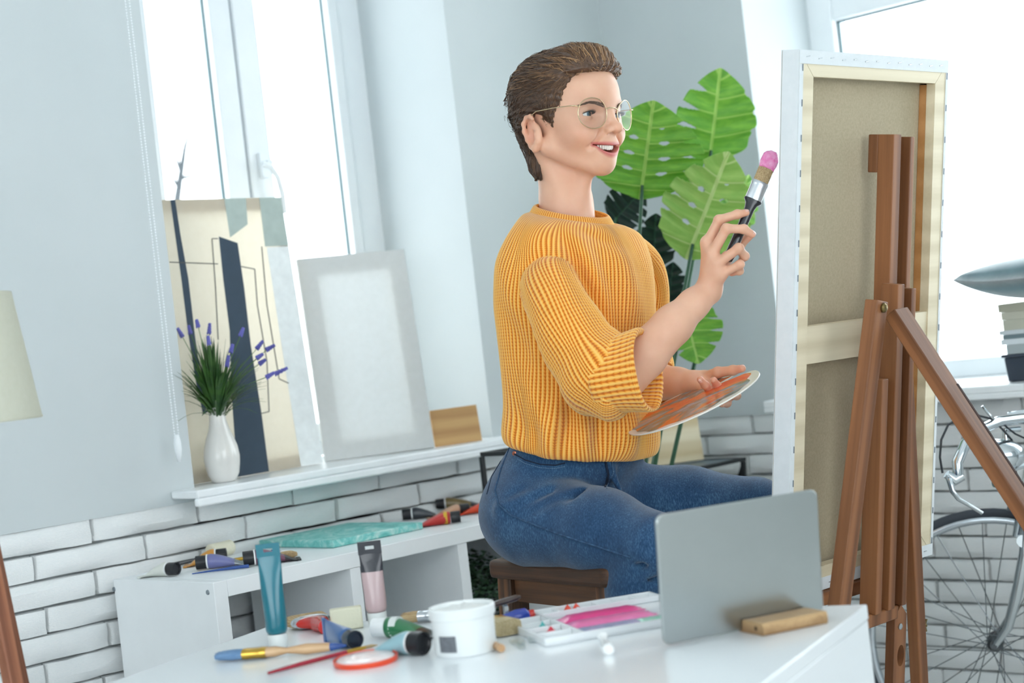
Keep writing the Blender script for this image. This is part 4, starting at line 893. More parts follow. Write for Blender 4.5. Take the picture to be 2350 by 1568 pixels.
b = MB(); b.lathe([(0, -.0156), (.019, -.0152), (.0275, -.0125)], lc_+la*.03, 24, ax=-la, close=True); build('headlight_lens', b, mat('frosted_lens', (214, 222, 226), .15), t, smooth=80)
b = MB(); b.tube([lc_+zup*.028, lc_+zup*.055, P(2340, 985, 3.64)], [.007, .006, .006], 10); build('headlight_bracket', b, steel, t)
b = MB(); b.cyl(P(2282, 1110, 3.6), P(2340, 1108, 3.63), .0085, n=16); build('front_rack_tube', b, steel, t)
b = MB(); b.tube([P(2274, 1094, 3.6), P(2300, 1092, 3.6), P(2330, 1075, 3.62), P(2400, 1050, 3.66)], .006, 10); build('rack_arm', b, steel, t, smooth=60)
b = MB()
for q_ in ((2338, 1150, 3.7), (2344, 1168, 3.7), (2332, 1172, 3.7)): b.ell(P(*q_), (.010, .010, .008), 10)
b.tube([P(2335, 1130, 3.7), P(2346, 1165, 3.7), P(2336, 1195, 3.7)], [.006, .007, .004], 8); b.cyl(P(2325, 1165, 3.7), P(2322, 1175, 3.7), .012); build('brake_caliper', b, hubm, t, smooth=50)
rear = HB+v3((.03, -.98, 0)); seat_t = crown+v3((-.01, -.55, .16)); bb_ = crown+v3((0, -.50, -.26))
for p_, q_, r_ in ((ht1-axis*.03, seat_t, .013), (ht0, bb_, .015), (seat_t+zup*.05, bb_, .014)):
    b = MB(); b.cyl(p_, q_, r_, n=14); build('frame_tube', b, steel, t)

# ------------------------------------------------------------------ cushion on books on the right-hand sill
SZR = .891
xb = XW+.07
p0 = PX(2340, 868, XW+.05); y0 = p0[1]
darkm = mat('dark_box', (44, 54, 68), .5)
t = thing('storage_box', 'dark slate box on the wide sill under a stack of books', 'box', (XW+.06, y0-.16, SZR)); b = MB()
o_ = v3((XW+.06, y0-.16, SZR)); b.prism([(-.075, 0), (.075, 0), (.085, .058), (-.085, .058)], o_+v3((0, -.155, .0005)), (1, 0, 0), (0, 0, 1), (0, .31, 0)); build('body', b, darkm, t, bevel=.003)
b = MB(); b.box(o_+v3((-.088, -.16, .0588)), o_+v3((.088, .16, .066))); build('lid', b, mat('dark_lid', (52, 62, 76), .5), t, bevel=.002)
z = SZR+.0665; hb = [(.022, 0, 'grey', 'lowest book of the stack on the wide sill, grey cover'), (.013, .012, 'white', 'thin white book second from the bottom of the sill stack'), (.010, .006, 'slate', 'thin slate book in the middle of the sill stack'), (.010, .014, 'white2', 'slim pale book just under the cream paperbacks on the sill'),
      (.024, .002, 'cream', 'thick cream paperback below the top pair on the sill'), (.018, .004, 'cream2', 'cream paperback second from the top of the sill stack'), (.020, .010, 'tan', 'topmost tan paperback under the grey cushion')]
cm = dict(grey=(168, 178, 180), white=(218, 226, 230), slate=(110, 128, 134), white2=(206, 214, 218), cream=(190, 190, 174), cream2=(196, 194, 178), tan=(176, 174, 156))
for th2, dy, c_, lab in hb:
    t = thing('book', lab, 'book', (XW+.06, y0-.15+dy, z), 0, 'books stacked on the wide sill'); w_, l_ = .085, .135
    b = MB(); b.box((-w_+.003, -l_+.003, .0015), (w_-.002, l_-.002, th2-.0015)); build('pages', b, mat('page_'+c_, tuple(min(255, x*1.02) for x in cm[c_]), .9, vs=200, scale=(1, 1, 8)), t, local=True)
    b = MB(); b.box((-w_, -l_, 0), (w_, l_, .0013)); b.box((-w_, -l_, th2-.0013), (w_, l_, th2)); b.box((-w_, -l_, .0013), (-w_+.0015, l_, th2-.0013)); build('cover', b, mat('cover_'+c_, cm[c_], .6), t, local=True)
    z += th2+.0004
cush = mat('grey_blue_velvet', (112, 140, 146), .75, c2=(86, 112, 120), vs=14, bmp=.25, bs=60, sheen=.6)
b = MB(); n = 28; vs = []; fs = []; cc = v3((XW+.03, y0-.135, z)); hx, hy, hz = .15, .19, .052
for s_ in (1, -1):
    for i in range(n+1):
        for j in range(n+1):
            u, v = i/n*2-1, j/n*2-1; e = max(0, (1-u*u)*(1-v*v))**.42; k = 1-.10*(1-abs(u))*abs(v)**3-.0; k2 = 1-.10*(1-abs(v))*abs(u)**3
            vs.append(cc+v3((u*hx*k2, v*hy*k, hz*1.05+s_*hz*e+.016*abs(v)**3-.0)))
for s_ in (0, 1):
    o2 = s_*(n+1)**2
    for i in range(n):
        for j in range(n): f_ = (o2+i*(n+1)+j, o2+(i+1)*(n+1)+j, o2+(i+1)*(n+1)+j+1, o2+i*(n+1)+j+1); fs.append(f_ if s_ == 0 else f_[::-1])
b.add(vs, fs); bm_c = build('cushion', b, cush, None, smooth=180); tag(bm_c, 'grey blue cushion lying on the stack of books on the wide sill', 'cushion')
mm = bm_c.data; bq = bmesh.new(); bq.from_mesh(mm); bmesh.ops.remove_doubles(bq, verts=bq.verts, dist=.0004); bq.to_mesh(mm); bq.free(); mm.shade_smooth()

# ------------------------------------------------------------------ tripod lamp at the left edge
D_L = 2.62; ctr = P(-100, 960, D_L)
shm = mat('cream_lampshade', (230, 230, 216), .85, c2=(224, 224, 208), vs=120, bmp=.25, bs=400, bd=.001, transl=.35)
legw = wood('lamp_teak', (120, 70, 46), (158, 100, 70), .5)
t = thing('floor_lamp', 'tripod floor lamp with cream tapered shade at the left edge', 'lamp', (ctr[0], ctr[1], 0))
zb = P(90, 958, D_L)[2]; rb_ = 190*D_L/FPX*1.0; zt = zb+.2; rt = 152*D_L/FPX
b = MB(); b.lathe([(rt, zt-zb), (rb_, 0), (rb_-.002, 0), (rt-.002, zt-zb), (rt, zt-zb)], (ctr[0], ctr[1], zb), 64, close=True); o = build('lamp_shade', b, shm, t, smooth=40)
b = MB(); an = math.atan2(-F[1], -F[0])+.62; d_ = v3((math.cos(an), math.sin(an), 0)); c3 = v3((ctr[0], ctr[1], zb)); b.beam(c3+d_*(rb_+.0004), c3+d_*(rt+.0004)+zup*(zt-zb), .0015, .0008, up=d_); build('seam', b, mat('shade_seam', (196, 196, 184), .8), o)
b = MB(); b.tube([c3+d_*(rb_*0)+v3((rb_*math.cos(a_)-.001, rb_*math.sin(a_), .002)) for a_ in np.linspace(0, 2*PI, 48, endpoint=False)], .0016, 6, closed=True); build('bottom_ring', b, shm, o)
b = MB(); b.cyl((ctr[0], ctr[1], 1.0), (ctr[0], ctr[1], zb+.10), .010); b.cyl((ctr[0], ctr[1], zb+.1), (ctr[0], ctr[1], zb+.14), .018); build('stem', b, steel, t)
for ka in (0, 2*PI/3, 4*PI/3):
    a_ = IMR-math.radians(45)+ka; d_ = v3((math.cos(a_), math.sin(a_), 0)); b = MB()
    b.beam(v3((ctr[0], ctr[1], 1.04))+d_*.026, v3((ctr[0], ctr[1], .002))+d_*.20, .022, .028, up=d_); build('leg', b, legw, t, bevel=.003)
b = MB(); b.lathe([(.0, .985), (.036, .985), (.036, 1.05), (0, 1.05)], (ctr[0], ctr[1], 0), 24); build('hub', b, steel, t)

# ------------------------------------------------------------------ corner wire table with plywood panel, wire stand
wire = mat('black_wire', (26, 30, 34), .45)
tz = .75; cA = PX(1712, 1049, 3.60); cA = C0+ray(1712, 1049)*((tz-CH)/ray(1712, 1049)[2]); 
XA, YA = min(cA[0], 3.62), max(cA[1], 2.45); XB, YB = max(XA-.42, 3.20), min(YA+.42, 3.09)
t = thing('wire_side_table', 'black wire-frame side table in the corner holding a plywood panel', 'table', ((XA+XB)/2, (YA+YB)/2, 0))
b = MB(); b.box((XB, YA, tz-.010), (XA, YA+.012, tz)); b.box((XB, YB-.012, tz-.010), (XA, YB, tz)); b.box((XB, YA+.0125, tz-.010), (XB+.012, YB-.0125, tz)); b.box((XA-.012, YA+.0125, tz-.010), (XA, YB-.0125, tz)); build('top_frame', b, wire, t)
b = MB(); b.box((XB+.0125, YA+.0125, tz-.007), (XA-.0125, YB-.0125, tz-.002)); build('tabletop', b, mat('slate_top', (92, 106, 114), .4), t)
mid = v3(((XA+XB)/2, (YA+YB)/2, 0))
for x, y in ((XA-.006, YA+.006), (XB+.006, YA+.006), (XA-.006, YB-.006), (XB+.006, YB-.006)):
    b = MB(); b.beam((x, y, tz-.0105), (x*.85+mid[0]*.15, y*.85+mid[1]*.15, .003), .011, .011); build('leg', b, wire, t)
for x0_, y0_, x1_, y1_ in ((XA-.006, YA+.006, XA-.006, YB-.006), (XB+.006, YA+.006, XB+.006, YB-.006), (XB+.006, YA+.006, XA-.006, YA+.006)):
    f2 = lambda x, y, z: v3((x, y, 0))*(1-.15*(tz-z)/tz)+mid*(.15*(tz-z)/tz)+v3((0, 0, z))
    b = MB(); b.beam(f2(x0_, y0_, tz-.02), f2(x1_, y1_, .05), .009, .009); build('brace', b, wire, t)
bs0 = C0+ray(1470, 1100)*((tz-CH)/ray(1470, 1100)[2]); bs1 = C0+ray(1617, 1062)*((tz-CH)/ray(1617, 1062)[2])
dist_ = ((v3((mid[0]-.02, mid[1], tz))-C0)@F); q0, q1 = P(1462, 1098, dist_), P(1617, 1060, dist_+.05); q0[2] = q1[2] = tz+.0004
birch = wood('pale_birch', (206, 186, 146), (232, 220, 190), .6, s=.3)
leaning('plywood_sheet', 'pale birch panel standing on the black wire side table', 'board', q0, q1, .128*(dist_/3.9), math.radians(8), .012, birch, None, solid=True)
pw = v3((2.79, 2.90, .861))
t = thing('wire_basket', 'small black wire frame box on the shelf behind the woman\'s hips', 'basket', (pw[0]+.1, pw[1]-.06, SZ))
bx0, bx1, by0, by1 = pw[0], pw[0]+.26, 2.785, pw[1]+.005
for zz in (SZ+.0065, pw[2]):
    for p_, q_ in (((bx0, by0), (bx1, by0)), ((bx0, by1), (bx1, by1)), ((bx0, by0+.0055), (bx0, by1-.0055)), ((bx1, by0+.0055), (bx1, by1-.0055))):
        b = MB(); b.beam((*p_, zz), (*q_, zz), .010, .010); build('bar', b, wire, t)
for p_ in ((bx0, by0), (bx1, by0), (bx0, by1), (bx1, by1)): b = MB(); b.beam((*p_, SZ+.0118), (*p_, pw[2]-.0055), .010, .010); build('upright', b, wire, t)

# ------------------------------------------------------------------ monstera
def leafmat(name, base, base2, vein):
    mt, nt, bb = nodes(name); at = nd(nt, 'ShaderNodeAttribute', attribute_name='lc'); sep = nd(nt, 'ShaderNodeSeparateXYZ'); nt.links.new(at.outputs['Vector'], sep.inputs[0])
    col = ramp(nt, noise(nt, coords(nt, 'lc', (3, 3, 3)), 1.4, 3), [(.3, base2), (.7, base)])
    mid_ = nd(nt, 'ShaderNodeMath', operation='LESS_THAN'); mid_.inputs[1].default_value = .022; ab = nd(nt, 'ShaderNodeMath', operation='ABSOLUTE'); nt.links.new(sep.outputs[0], ab.inputs[0]); nt.links.new(ab.outputs[0], mid_.inputs[0])
    sv = nd(nt, 'ShaderNodeMath', operation='SINE'); mu = nd(nt, 'ShaderNodeMath', operation='MULTIPLY'); mu.inputs[1].default_value = 2*PI; nt.links.new(sep.outputs[2], mu.inputs[0]); nt.links.new(mu.outputs[0], sv.inputs[0])
    vm_ = nd(nt, 'ShaderNodeMapRange'); vm_.inputs[1].default_value = .93; vm_.inputs[2].default_value = 1.0; nt.links.new(sv.outputs[0], vm_.inputs[0])
    mx = nd(nt, 'ShaderNodeMath', operation='MAXIMUM'); nt.links.new(mid_.outputs[0], mx.inputs[0]); nt.links.new(vm_.outputs[0], mx.inputs[1])
    mixc = nd(nt, 'ShaderNodeMix', data_type='RGBA'); nt.links.new(mx.outputs[0], mixc.inputs[0]); nt.links.new(col, mixc.inputs[6]); mixc.inputs[7].default_value = (*lin(vein), 1)
    nt.links.new(mixc.outputs[2], bb.inputs['Base Color']); bb.inputs['Roughness'].default_value = .42; bb.inputs['Specular IOR Level'].default_value = .4
    bump(nt, bb, sv.outputs[0], .35, .006)
    tr = nd(nt, 'ShaderNodeBsdfTranslucent'); nt.links.new(mixc.outputs[2], tr.inputs[0]); ms = nd(nt, 'ShaderNodeMixShader'); ms.inputs[0].default_value = .3
    nt.links.new(bb.outputs[0], ms.inputs[1]); nt.links.new(tr.outputs[0], ms.inputs[2]); nt.links.new(ms.outputs[0], nt.nodes['Material Output'].inputs[0]); return mt
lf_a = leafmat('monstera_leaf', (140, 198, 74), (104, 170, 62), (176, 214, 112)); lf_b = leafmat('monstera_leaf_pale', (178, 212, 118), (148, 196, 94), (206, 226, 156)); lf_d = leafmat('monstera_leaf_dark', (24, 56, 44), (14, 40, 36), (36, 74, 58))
stem_g = mat('monstera_stem', (36, 84, 56), .45)
def width(v):   # half width of a heart-shaped leaf along its midrib, -0.16 at the rear lobes .. 1 at the tip
    return max(0.0, math.sin(PI*min(1, max(0, (v+.22)/1.22))**.78))**.75*.56
def monstera(base, tip, side, m_, size_w=1.0, nl=6, holes=1, cup=.10, seed=0, slit=.55, droop=.12, deep=None):
    """base: where the stalk joins, tip: leaf tip, side: direction across the blade"""
    base, tip = v3(base), v3(tip); L = np.linalg.norm(tip-base); ml = (tip-base)/L; sd_ = nrm(v3(side)-ml*(v3(side)@ml)); nn = nrm(np.cross(sd_, ml)); nn = nn if nn@(-F) > 0 else -nn
    rr = random.Random(seed); nu, nv = 34, 132; vs = []; lcs = []; idx = {}; fs = []
    ph = [rr.uniform(-.12, .12) for _ in range(40)]
    for s_ in (1, -1):
        for j in range(nv+1):
            v0 = -.2+1.2*j/nv
            for i in range(nu+1):
                u = i/nu; w = width(v0)*size_w
                lobe = (v0+.02)*nl+.25*(s_ > 0); fr = lobe-math.floor(lobe)
                # veins sweep towards the tip as they leave the midrib
                v = v0+.16*u**1.3*(1-.5*v0)*(.3 if v0 < .05 else 1)
                edge = 1-.05*abs(math.cos(fr*PI))**6
                x = u*w*edge; 
                z = cup*x*x*1.2-droop*max(0, v)**2*.5+.02*math.sin(fr*2*PI)*u*(w/.5)-.02*(1-u)**3
                if v < 0: z -= .03*(-v)
                idx[(s_, j, i)] = len(vs); vs.append(base+(ml*v+sd_*x*s_+nn*z)*L); lcs.append((x*s_, v, lobe+.25))
    for s_ in (1, -1):
        for j in range(nv):
            v0 = -.2+1.2*(j+.5)/nv; lobe = (v0+.02)*nl+.25*(s_ > 0); fr = lobe-math.floor(lobe); fl = int(math.floor(lobe))
            for i in range(nu):
                u = (i+.5)/nu; d_ = min(fr, 1-fr)
                sl = slit+ph[fl+(20 if s_ > 0 else 5)]
                dp = deep[s_ > 0] if deep else 1
                if .0 < v0 < .86 and u > 1-sl*dp*.7:
                    wd_ = .19*((u-(1-sl*dp*.7))/(sl*dp*.7))**.6
                    if d_ < wd_: continue
                if holes and .06 < v0 < .72:
                    cu, hw_, hu = .34+.05*ph[fl+3], .14, .10
                    if (d_/hw_)**2+((u-cu)/hu)**2 < 1: continue
                a_, b_, c_, e_ = idx[(s_, j, i)], idx[(s_, j, i+1)], idx[(s_, j+1, i+1)], idx[(s_, j+1, i)]
                fs.append((a_, b_, c_, e_) if s_ > 0 else (a_, e_, c_, b_))
    return MB().add(vs, fs, 0, lcs)
D_M = 4.0
potc = v3(((XA+XB)/2-.02, (YA+YB)/2+.06, 0)); 
mp = v3((2.79, 2.585, .02))
t = thing('monstera', 'tall monstera plant with split green leaves in the corner behind the woman', 'plant', (mp[0], mp[1], 0))
b = MB(); b.lathe([(0, 0), (.10, 0), (.115, .01), (.135, .26), (.14, .27), (.126, .27), (.118, .24), (0, .235)], mp-v3((0, 0, .02)), 36); build('pot', b, potm, t, smooth=40)
soil = mp+v3((0, 0, .22))
leaves = [ # base px, tip px, depth base, depth tip, side px vector, material, width, lobes, holes, seed, slit
    ((1474, 425), (1500, 248), 3.95, 3.88, (1, .12, .15), lf_a, 1.28, 5, 1, 1, .42, (.35, 1.0)),
    ((1632, 345), (1655, 172), 4.12, 4.06, (1, .10, .2), lf_a, .98, 4, 0, 2, .62, (1.15, .1)),
    ((1590, 560), (1668, 368), 3.98, 3.90, (.9, .40, .2), lf_b, .92, 5, 1, 3, .42, (1.0, .3)),
    ((1662, 545), (1722, 415), 4.15, 4.12, (.6, .3, .75), lf_a, .9, 4, 0, 4, .2, (.3, .3)),
    ((1570, 712), (1602, 822), 4.05, 3.98, (1, -.35, .25), lf_a, 1.05, 4, 0, 5, .6, (.9, .9)),
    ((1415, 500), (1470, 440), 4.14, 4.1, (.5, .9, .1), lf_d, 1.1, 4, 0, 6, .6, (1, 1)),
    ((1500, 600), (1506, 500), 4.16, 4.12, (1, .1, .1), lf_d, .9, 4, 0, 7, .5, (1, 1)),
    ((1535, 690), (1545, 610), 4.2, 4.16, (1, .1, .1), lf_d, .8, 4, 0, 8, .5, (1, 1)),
]
for k, (bp, tp_, db, dt, sdv, m_, wv, nl, hol, sd_, sl, dpv) in enumerate(leaves):
    B_, T_ = P(*bp, db), P(*tp_, dt); S_ = XC*sdv[0]-YC*sdv[1]+F*sdv[2]
    o = build('leaf', monstera(B_, T_, S_, m_, wv, nl, hol, .18, sd_, sl, .12, dpv), m_, t, smooth=180, fix=False)
    s_ = o.modifiers.new('solid', 'SOLIDIFY'); s_.thickness = .0012
    if m_ is lf_d: o['label'] = 'dark green leaf'
    if m_ is lf_b: o['label'] = 'pale green leaf'
    d_ = nrm(B_-T_); b = MB(); w1_ = B_+d_*.05+v3((0, 0, -.03)); w2_ = B_*.45+soil*.55+v3((0, 0, .02))
    pts = [B_*(1-u)**3+3*u*(1-u)**2*w1_+3*u*u*(1-u)*w2_+(soil+v3((.02*math.cos(k*2.1), .02*math.sin(k*2.1), 0)))*u**3 for u in np.linspace(0, 1, 12)]
    b.tube(pts, [.0035]+[.0045]*4+[.0055]*4+[.007]*3, 8); build('stem', b, stem_g, t, smooth=80)
# ------------------------------------------------------------------ the woman: implicit surfaces
class SDF:
    """smooth union / subtraction of tapered capsules and ellipsoids"""
    def __init__(self): self.ops = []
    def cap(self, a, b, ra, rb=None, k=.01, sub=False): self.ops.append(('c', v3(a), v3(b), ra, ra if rb is None else rb, k, sub)); return self
    def ell(self, c, r, k=.01, sub=False, ax=None): self.ops.append(('e', v3(c), v3(r), None if ax is None else np.array(ax, float), 0, k, sub)); return self
    def fn(self, f, k=.0, sub=False): self.ops.append(('f', f, 0, 0, 0, k, sub)); return self
    def __call__(self, p):
        d = None
        for t, a, b, ra, rb, k, sub in self.ops:
            if t == 'c':
                ba = b-a; pa = p-a; h = np.clip(pa@ba/max(ba@ba, 1e-12), 0, 1); q = np.linalg.norm(pa-h[:, None]*ba, axis=1)-(ra+(rb-ra)*h)
            elif t == 'e':
                x = p-a
                if ra is not None: x = x@ra.T
                k0 = np.linalg.norm(x/b, axis=1); k1 = np.linalg.norm(x/(b*b), axis=1); q = k0*(k0-1)/np.maximum(k1, 1e-9); q = np.where(k0 < 1e-4, -b.min(), q)
            else: q = a(p)
            if d is None: d = q
            elif sub:
                if k > 0: h = np.clip(.5-.5*(d+q)/k, 0, 1); d = d+(-q-d)*h+k*h*(1-h)
                else: d = np.maximum(d, -q)
            else:
                if k > 0: h = np.clip(.5+.5*(q-d)/k, 0, 1); d = q+(d-q)*h-k*h*(1-h)
                else: d = np.minimum(d, q)
        return d
def nets(f, lo, hi, h, B=8, margin=1.0):
    lo, hi = v3(lo), v3(hi); nb = np.ceil((hi-lo)/(h*B)).astype(int); g = np.stack(np.meshgrid(*[np.arange(n) for n in nb], indexing='ij'), -1).reshape(-1, 3)
    d = f(lo+(g+.5)*h*B); g = g[np.abs(d) < h*B*.9*margin+h]
    loc = np.stack(np.meshgrid(*[np.arange(B+1)]*3, indexing='ij'), -1).reshape(-1, 3); VAL = []
    for i in range(0, len(g), 400):
        q = (g[i:i+400, None, :]*B+loc[None]).reshape(-1, 3); VAL.append(f(lo+q*h).reshape(-1, B+1, B+1, B+1))
    V = np.concatenate(VAL); S = V < 0
    c8 = [S[:, a:a+B, b:b+B, c:c+B] for a in (0, 1) for b in (0, 1) for c in (0, 1)]; n8 = sum(x.astype(np.int8) for x in c8); act = (n8 > 0) & (n8 < 8)
    bi, ci, cj, ck = np.nonzero(act); pos = np.zeros((len(bi), 3)); cnt = np.zeros(len(bi))
    for ax in range(3):
        for a in (0, 1):
            for b in (0, 1):
                o0 = [0, 0, 0]; o0[(ax+1) % 3] = a; o0[(ax+2) % 3] = b; o1 = list(o0); o1[ax] = 1
                v0 = V[bi, ci+o0[0], cj+o0[1], ck+o0[2]]; v1 = V[bi, ci+o1[0], cj+o1[1], ck+o1[2]]; m_ = (v0 < 0) != (v1 < 0)
                tt = np.where(m_, v0/np.where(m_, v0-v1, 1), 0); pt = np.array(o0, float)[None]+np.zeros((len(bi), 3)); pt[:, ax] = tt
                pos[m_] += pt[m_]; cnt[m_] += 1
    cell = g[bi]*B+np.stack([ci, cj, ck], 1); verts = lo+(cell+pos/cnt[:, None])*h
    NN = nb*B+4; key = ((cell[:, 0]+1)*NN[1]+cell[:, 1]+1)*NN[2]+cell[:, 2]+1; order = np.argsort(key); sk = key[order]
    faces = []
    for ax in range(3):
        sl0 = [slice(0, B)]*3; sl1 = list(sl0); sl1[ax] = slice(1, B+1); s0 = S[:, sl0[0], sl0[1], sl0[2]]; s1 = S[:, sl1[0], sl1[1], sl1[2]]
        b_, x, y, z = np.nonzero(s0 != s1); flip = s0[b_, x, y, z]; cc = g[b_]*B+np.stack([x, y, z], 1); u, w = (ax+1) % 3, (ax+2) % 3; quad = []
        ok = np.ones(len(cc), bool)
        for du, dw in ((0, 0), (-1, 0), (-1, -1), (0, -1)):
            c2 = cc.copy(); c2[:, u] += du; c2[:, w] += dw; kk = ((c2[:, 0]+1)*NN[1]+c2[:, 1]+1)*NN[2]+c2[:, 2]+1
            j = np.clip(np.searchsorted(sk, kk), 0, len(sk)-1); ok &= sk[j] == kk; quad.append(order[j])
        q = np.stack(quad, 1)[ok]; fl = flip[ok]; q[~fl] = q[~fl][:, ::-1]; faces.append(q)
    return verts, np.concatenate(faces)
def meshobj(name, parts, m_, parent, attrs=None, smooth=True, relax=1):
    """parts: list of (verts, faces); attrs: name -> fn(verts) giving an Nx3 array"""
    off = 0; VS = []; FS = []
    for v_, f_ in parts: VS.append(v_); FS.append(f_+off); off += len(v_)
    V = np.concatenate(VS); Fq = np.concatenate(FS)
    for _ in range(relax):      # one light smoothing step
        acc = np.zeros_like(V); n = np.zeros(len(V))
        for a, b_ in ((0, 1), (1, 2), (2, 3), (3, 0)):
            np.add.at(acc, Fq[:, a], V[Fq[:, b_]]); np.add.at(acc, Fq[:, b_], V[Fq[:, a]]); np.add.at(n, Fq[:, a], 1); np.add.at(n, Fq[:, b_], 1)
        V = V*.5+.5*acc/np.maximum(n, 1)[:, None]
    me = bpy.data.meshes.new(name); org = ORG[parent.name] if parent is not None else np.zeros(3)
    W = V-org; me.vertices.add(len(W)); me.vertices.foreach_set('co', W.astype('f').ravel()); me.loops.add(Fq.size); me.loops.foreach_set('vertex_index', Fq.astype('i').ravel())
    me.polygons.add(len(Fq)); me.polygons.foreach_set('loop_start', np.arange(0, Fq.size, 4, dtype='i')); me.update(calc_edges=True)
    for k, fn in (attrs or {}).items():
        at = me.attributes.new(k, 'FLOAT_VECTOR', 'POINT'); at.data.foreach_set('vector', np.asarray(fn(V), 'f').ravel())
    for mm in (m_ if isinstance(m_, (list, tuple)) else [m_]): me.materials.append(mm)
    if smooth: me.shade_smooth()
    o = bpy.data.objects.new(name, me); COL.objects.link(o)
    if parent is not None: o.parent = parent
    ORG[o.name] = org; o['_v'] = len(V); del o['_v']; return o, V, Fq

DW = 3.2; PXM = DW/FPX                       # metres per pixel at her distance
Wd_ = .67*XC+.742*F                          # her right-to-left direction
Fd_ = .742*XC-.67*F                          # the way her chest faces
Ub_ = YC
def Q(px, py, dd=0.0): return P(px, py, DW+dd)
hip_c = Q(1285, 1170)
woman = thing('person', 'person in mustard knit sweater and blue jeans sitting on the stool, painting', 'person', (hip_c[0], hip_c[1], 0))

# ---- head, local frame X face, Y her left, Z up; unit = metres times head scale
HS = 1.08; HO = Q(1301, 268)
pf = math.radians(42); HX = nrm(math.cos(pf)*XC-math.sin(pf)*F); HY = nrm(math.sin(pf)*XC+math.cos(pf)*F); HZ = nrm(YC)
HY, HZ = HY*math.cos(.06)+HZ*math.sin(.06), HZ*math.cos(.06)-HY*math.sin(.06)   # slight tilt of the head
HM = np.stack([HX, HY, HZ])                  # rows: world = local @ HM
def hw(p): return HO+(np.asarray(p, float)*HS)@HM
def hl(w): return ((w-HO)@HM.T)/HS
hd_ = SDF()
hd_.ell((.001, 0, .025), (.095, .0715, .077), 0)                                   # cranium
hd_.ell((.036, 0, -.012), (.058, .056, .078), .03)                                 # face mass
hd_.ell((.042, 0, .042), (.046, .055, .042), .03)                                  # forehead
for s in (-1, 1):
    hd_.cap((.004, .056*s, -.056), (.066, .015*s, -.088), .016, .013, .028)         # jaw line
    hd_.ell((.062, .042*s, -.036), (.027, .023, .022), .024)                       # cheek raised by the smile
    hd_.cap((.080, .010*s, .017), (.072, .046*s, .018), .009, .008, .014)          # brow ridge
    hd_.ell((.046, .052*s, -.006), (.026, .014, .012), .02)                        # cheek bone
hd_.ell((.078, 0, -.0885), (.0165, .019, .0155), .020)                                # chin
hd_.ell((.0765, 0, -.056), (.0195, .034, .027), .022)                                # muzzle
for s in (-1, 1): hd_.ell((.0940, .039*s, -.0045), (.021, .0200, .0125), .014, True)    # eye sockets
hd_.cap((.0850, 0, .010), (.1085, 0, -.0255), .0064, .0066, .010)                   # nose bridge
hd_.ell((.1115, 0, -.0290), (.0098, .0090, .0080), .008)                           # nose tip
for s in (-1, 1):
    hd_.ell((.0985, .0112*s, -.0318), (.0108, .0056, .0064), .006)                 # wings
    hd_.ell((.1035, .0064*s, -.0378), (.0056, .0032, .0036), .003, True)           # nostrils
    hd_.cap((.093, .020*s, -.035), (.080, .0385*s, -.060), .0035, .0022, .010, True)    # smile fold
# eyelids round the eyeballs
EYE = [(.0715, -.0398, -.0040), (.0715, .0398, -.0040)]; ER = .0122
for (ex_, ey_, ez_) in EYE:
    hd_.ell((ex_, ey_, ez_), (ER+.0018,)*3, .004)
    def slit_(p, c=v3((ex_, ey_, ez_))):
        x = p-c; up_ = .0043-26*x[:, 1]**2; dn = -.0034+8*x[:, 1]**2
        return np.maximum(np.maximum(x[:, 2]-up_, dn-x[:, 2]), np.maximum(-x[:, 0]+.006, np.abs(x[:, 1])-.0135))
    hd_.fn(slit_, .0012, True)
# mouth: open smile, lips follow its rim
def mw(y): return .0965-13*y*y             # how far out the mouth lies at y
def mz_up(y): return -.0572+1.8*y*y
def mz_lo(y): return -.0700+13.5*y*y
def mouth_(p):
    y = p[:, 1]; return np.maximum(np.maximum(p[:, 2]-mz_up(y), mz_lo(y)-p[:, 2]), np.maximum(np.abs(y)-.0325, .066-p[:, 0]))
for fz, r0 in ((mz_up, .0028), (mz_lo, .0036)):
    ys = np.linspace(-.032, .032, 11)
    for y0, y1_ in zip(ys[:-1], ys[1:]):
        r_a = r0*(1-.6*(y0/.032)**2); r_b = r0*(1-.6*(y1_/.032)**2); dz = .0012 if fz is mz_up else -.0022
        hd_.cap((mw(y0)-.0042, y0, fz(y0)+dz), (mw(y1_)-.0042, y1_, fz(y1_)+dz), r_a, r_b, .0055)
hd_.fn(mouth_, .002, True)
# ears
for s in (-1, 1):
    E0 = v3((-.013, .0735*s, -.031)); ea = nrm((-.30, .93*s, .05)); et = nrm((-.22, -.05*s, .97)); eb = np.cross(ea, et)
    eb = eb if eb[0] < 0 else -eb
    hd_.ell(E0+v3((.004, 0, -.006)), (.016, .007, .024), .008, ax=[nrm((.9, .3*s, .2)), ea, et]); hd_.ell(E0+eb*.003+et*.002+ea*.0022, (.0150, .0034, .0310), .005, ax=[eb, ea, et])
    hel = [(-.010, -.020), (-.002, -.028), (.006, -.021), (.0125, -.008), (.0165, .008), (.015, .022), (.006, .0305), (-.005, .0295), (-.0105, .0225)]
    pts = [E0+eb*x+et*z+ea*(.005+.25*max(0, x)) for x, z in hel]; rr_ = [.0046, .0056, .0042, .0034, .0034, .0036, .0036, .0034, .0028]
    for i in range(len(pts)-1): hd_.cap(pts[i], pts[i+1], rr_[i], rr_[i+1], .004)
    hd_.cap(E0+eb*.0075-et*.010+ea*.0035, E0+eb*.0060+et*.012+ea*.0035, .0026, .0024, .004)        # antihelix
    hd_.ell(E0-eb*.001-et*.005+ea*.0080, (.0078, .0066, .0120), .003, True)                    # concha
    hd_.cap(E0-eb*.0105-et*.009+ea*.003, E0-eb*.0095-et*.004+ea*.0045, .0030, .0026, .004)     # tragus
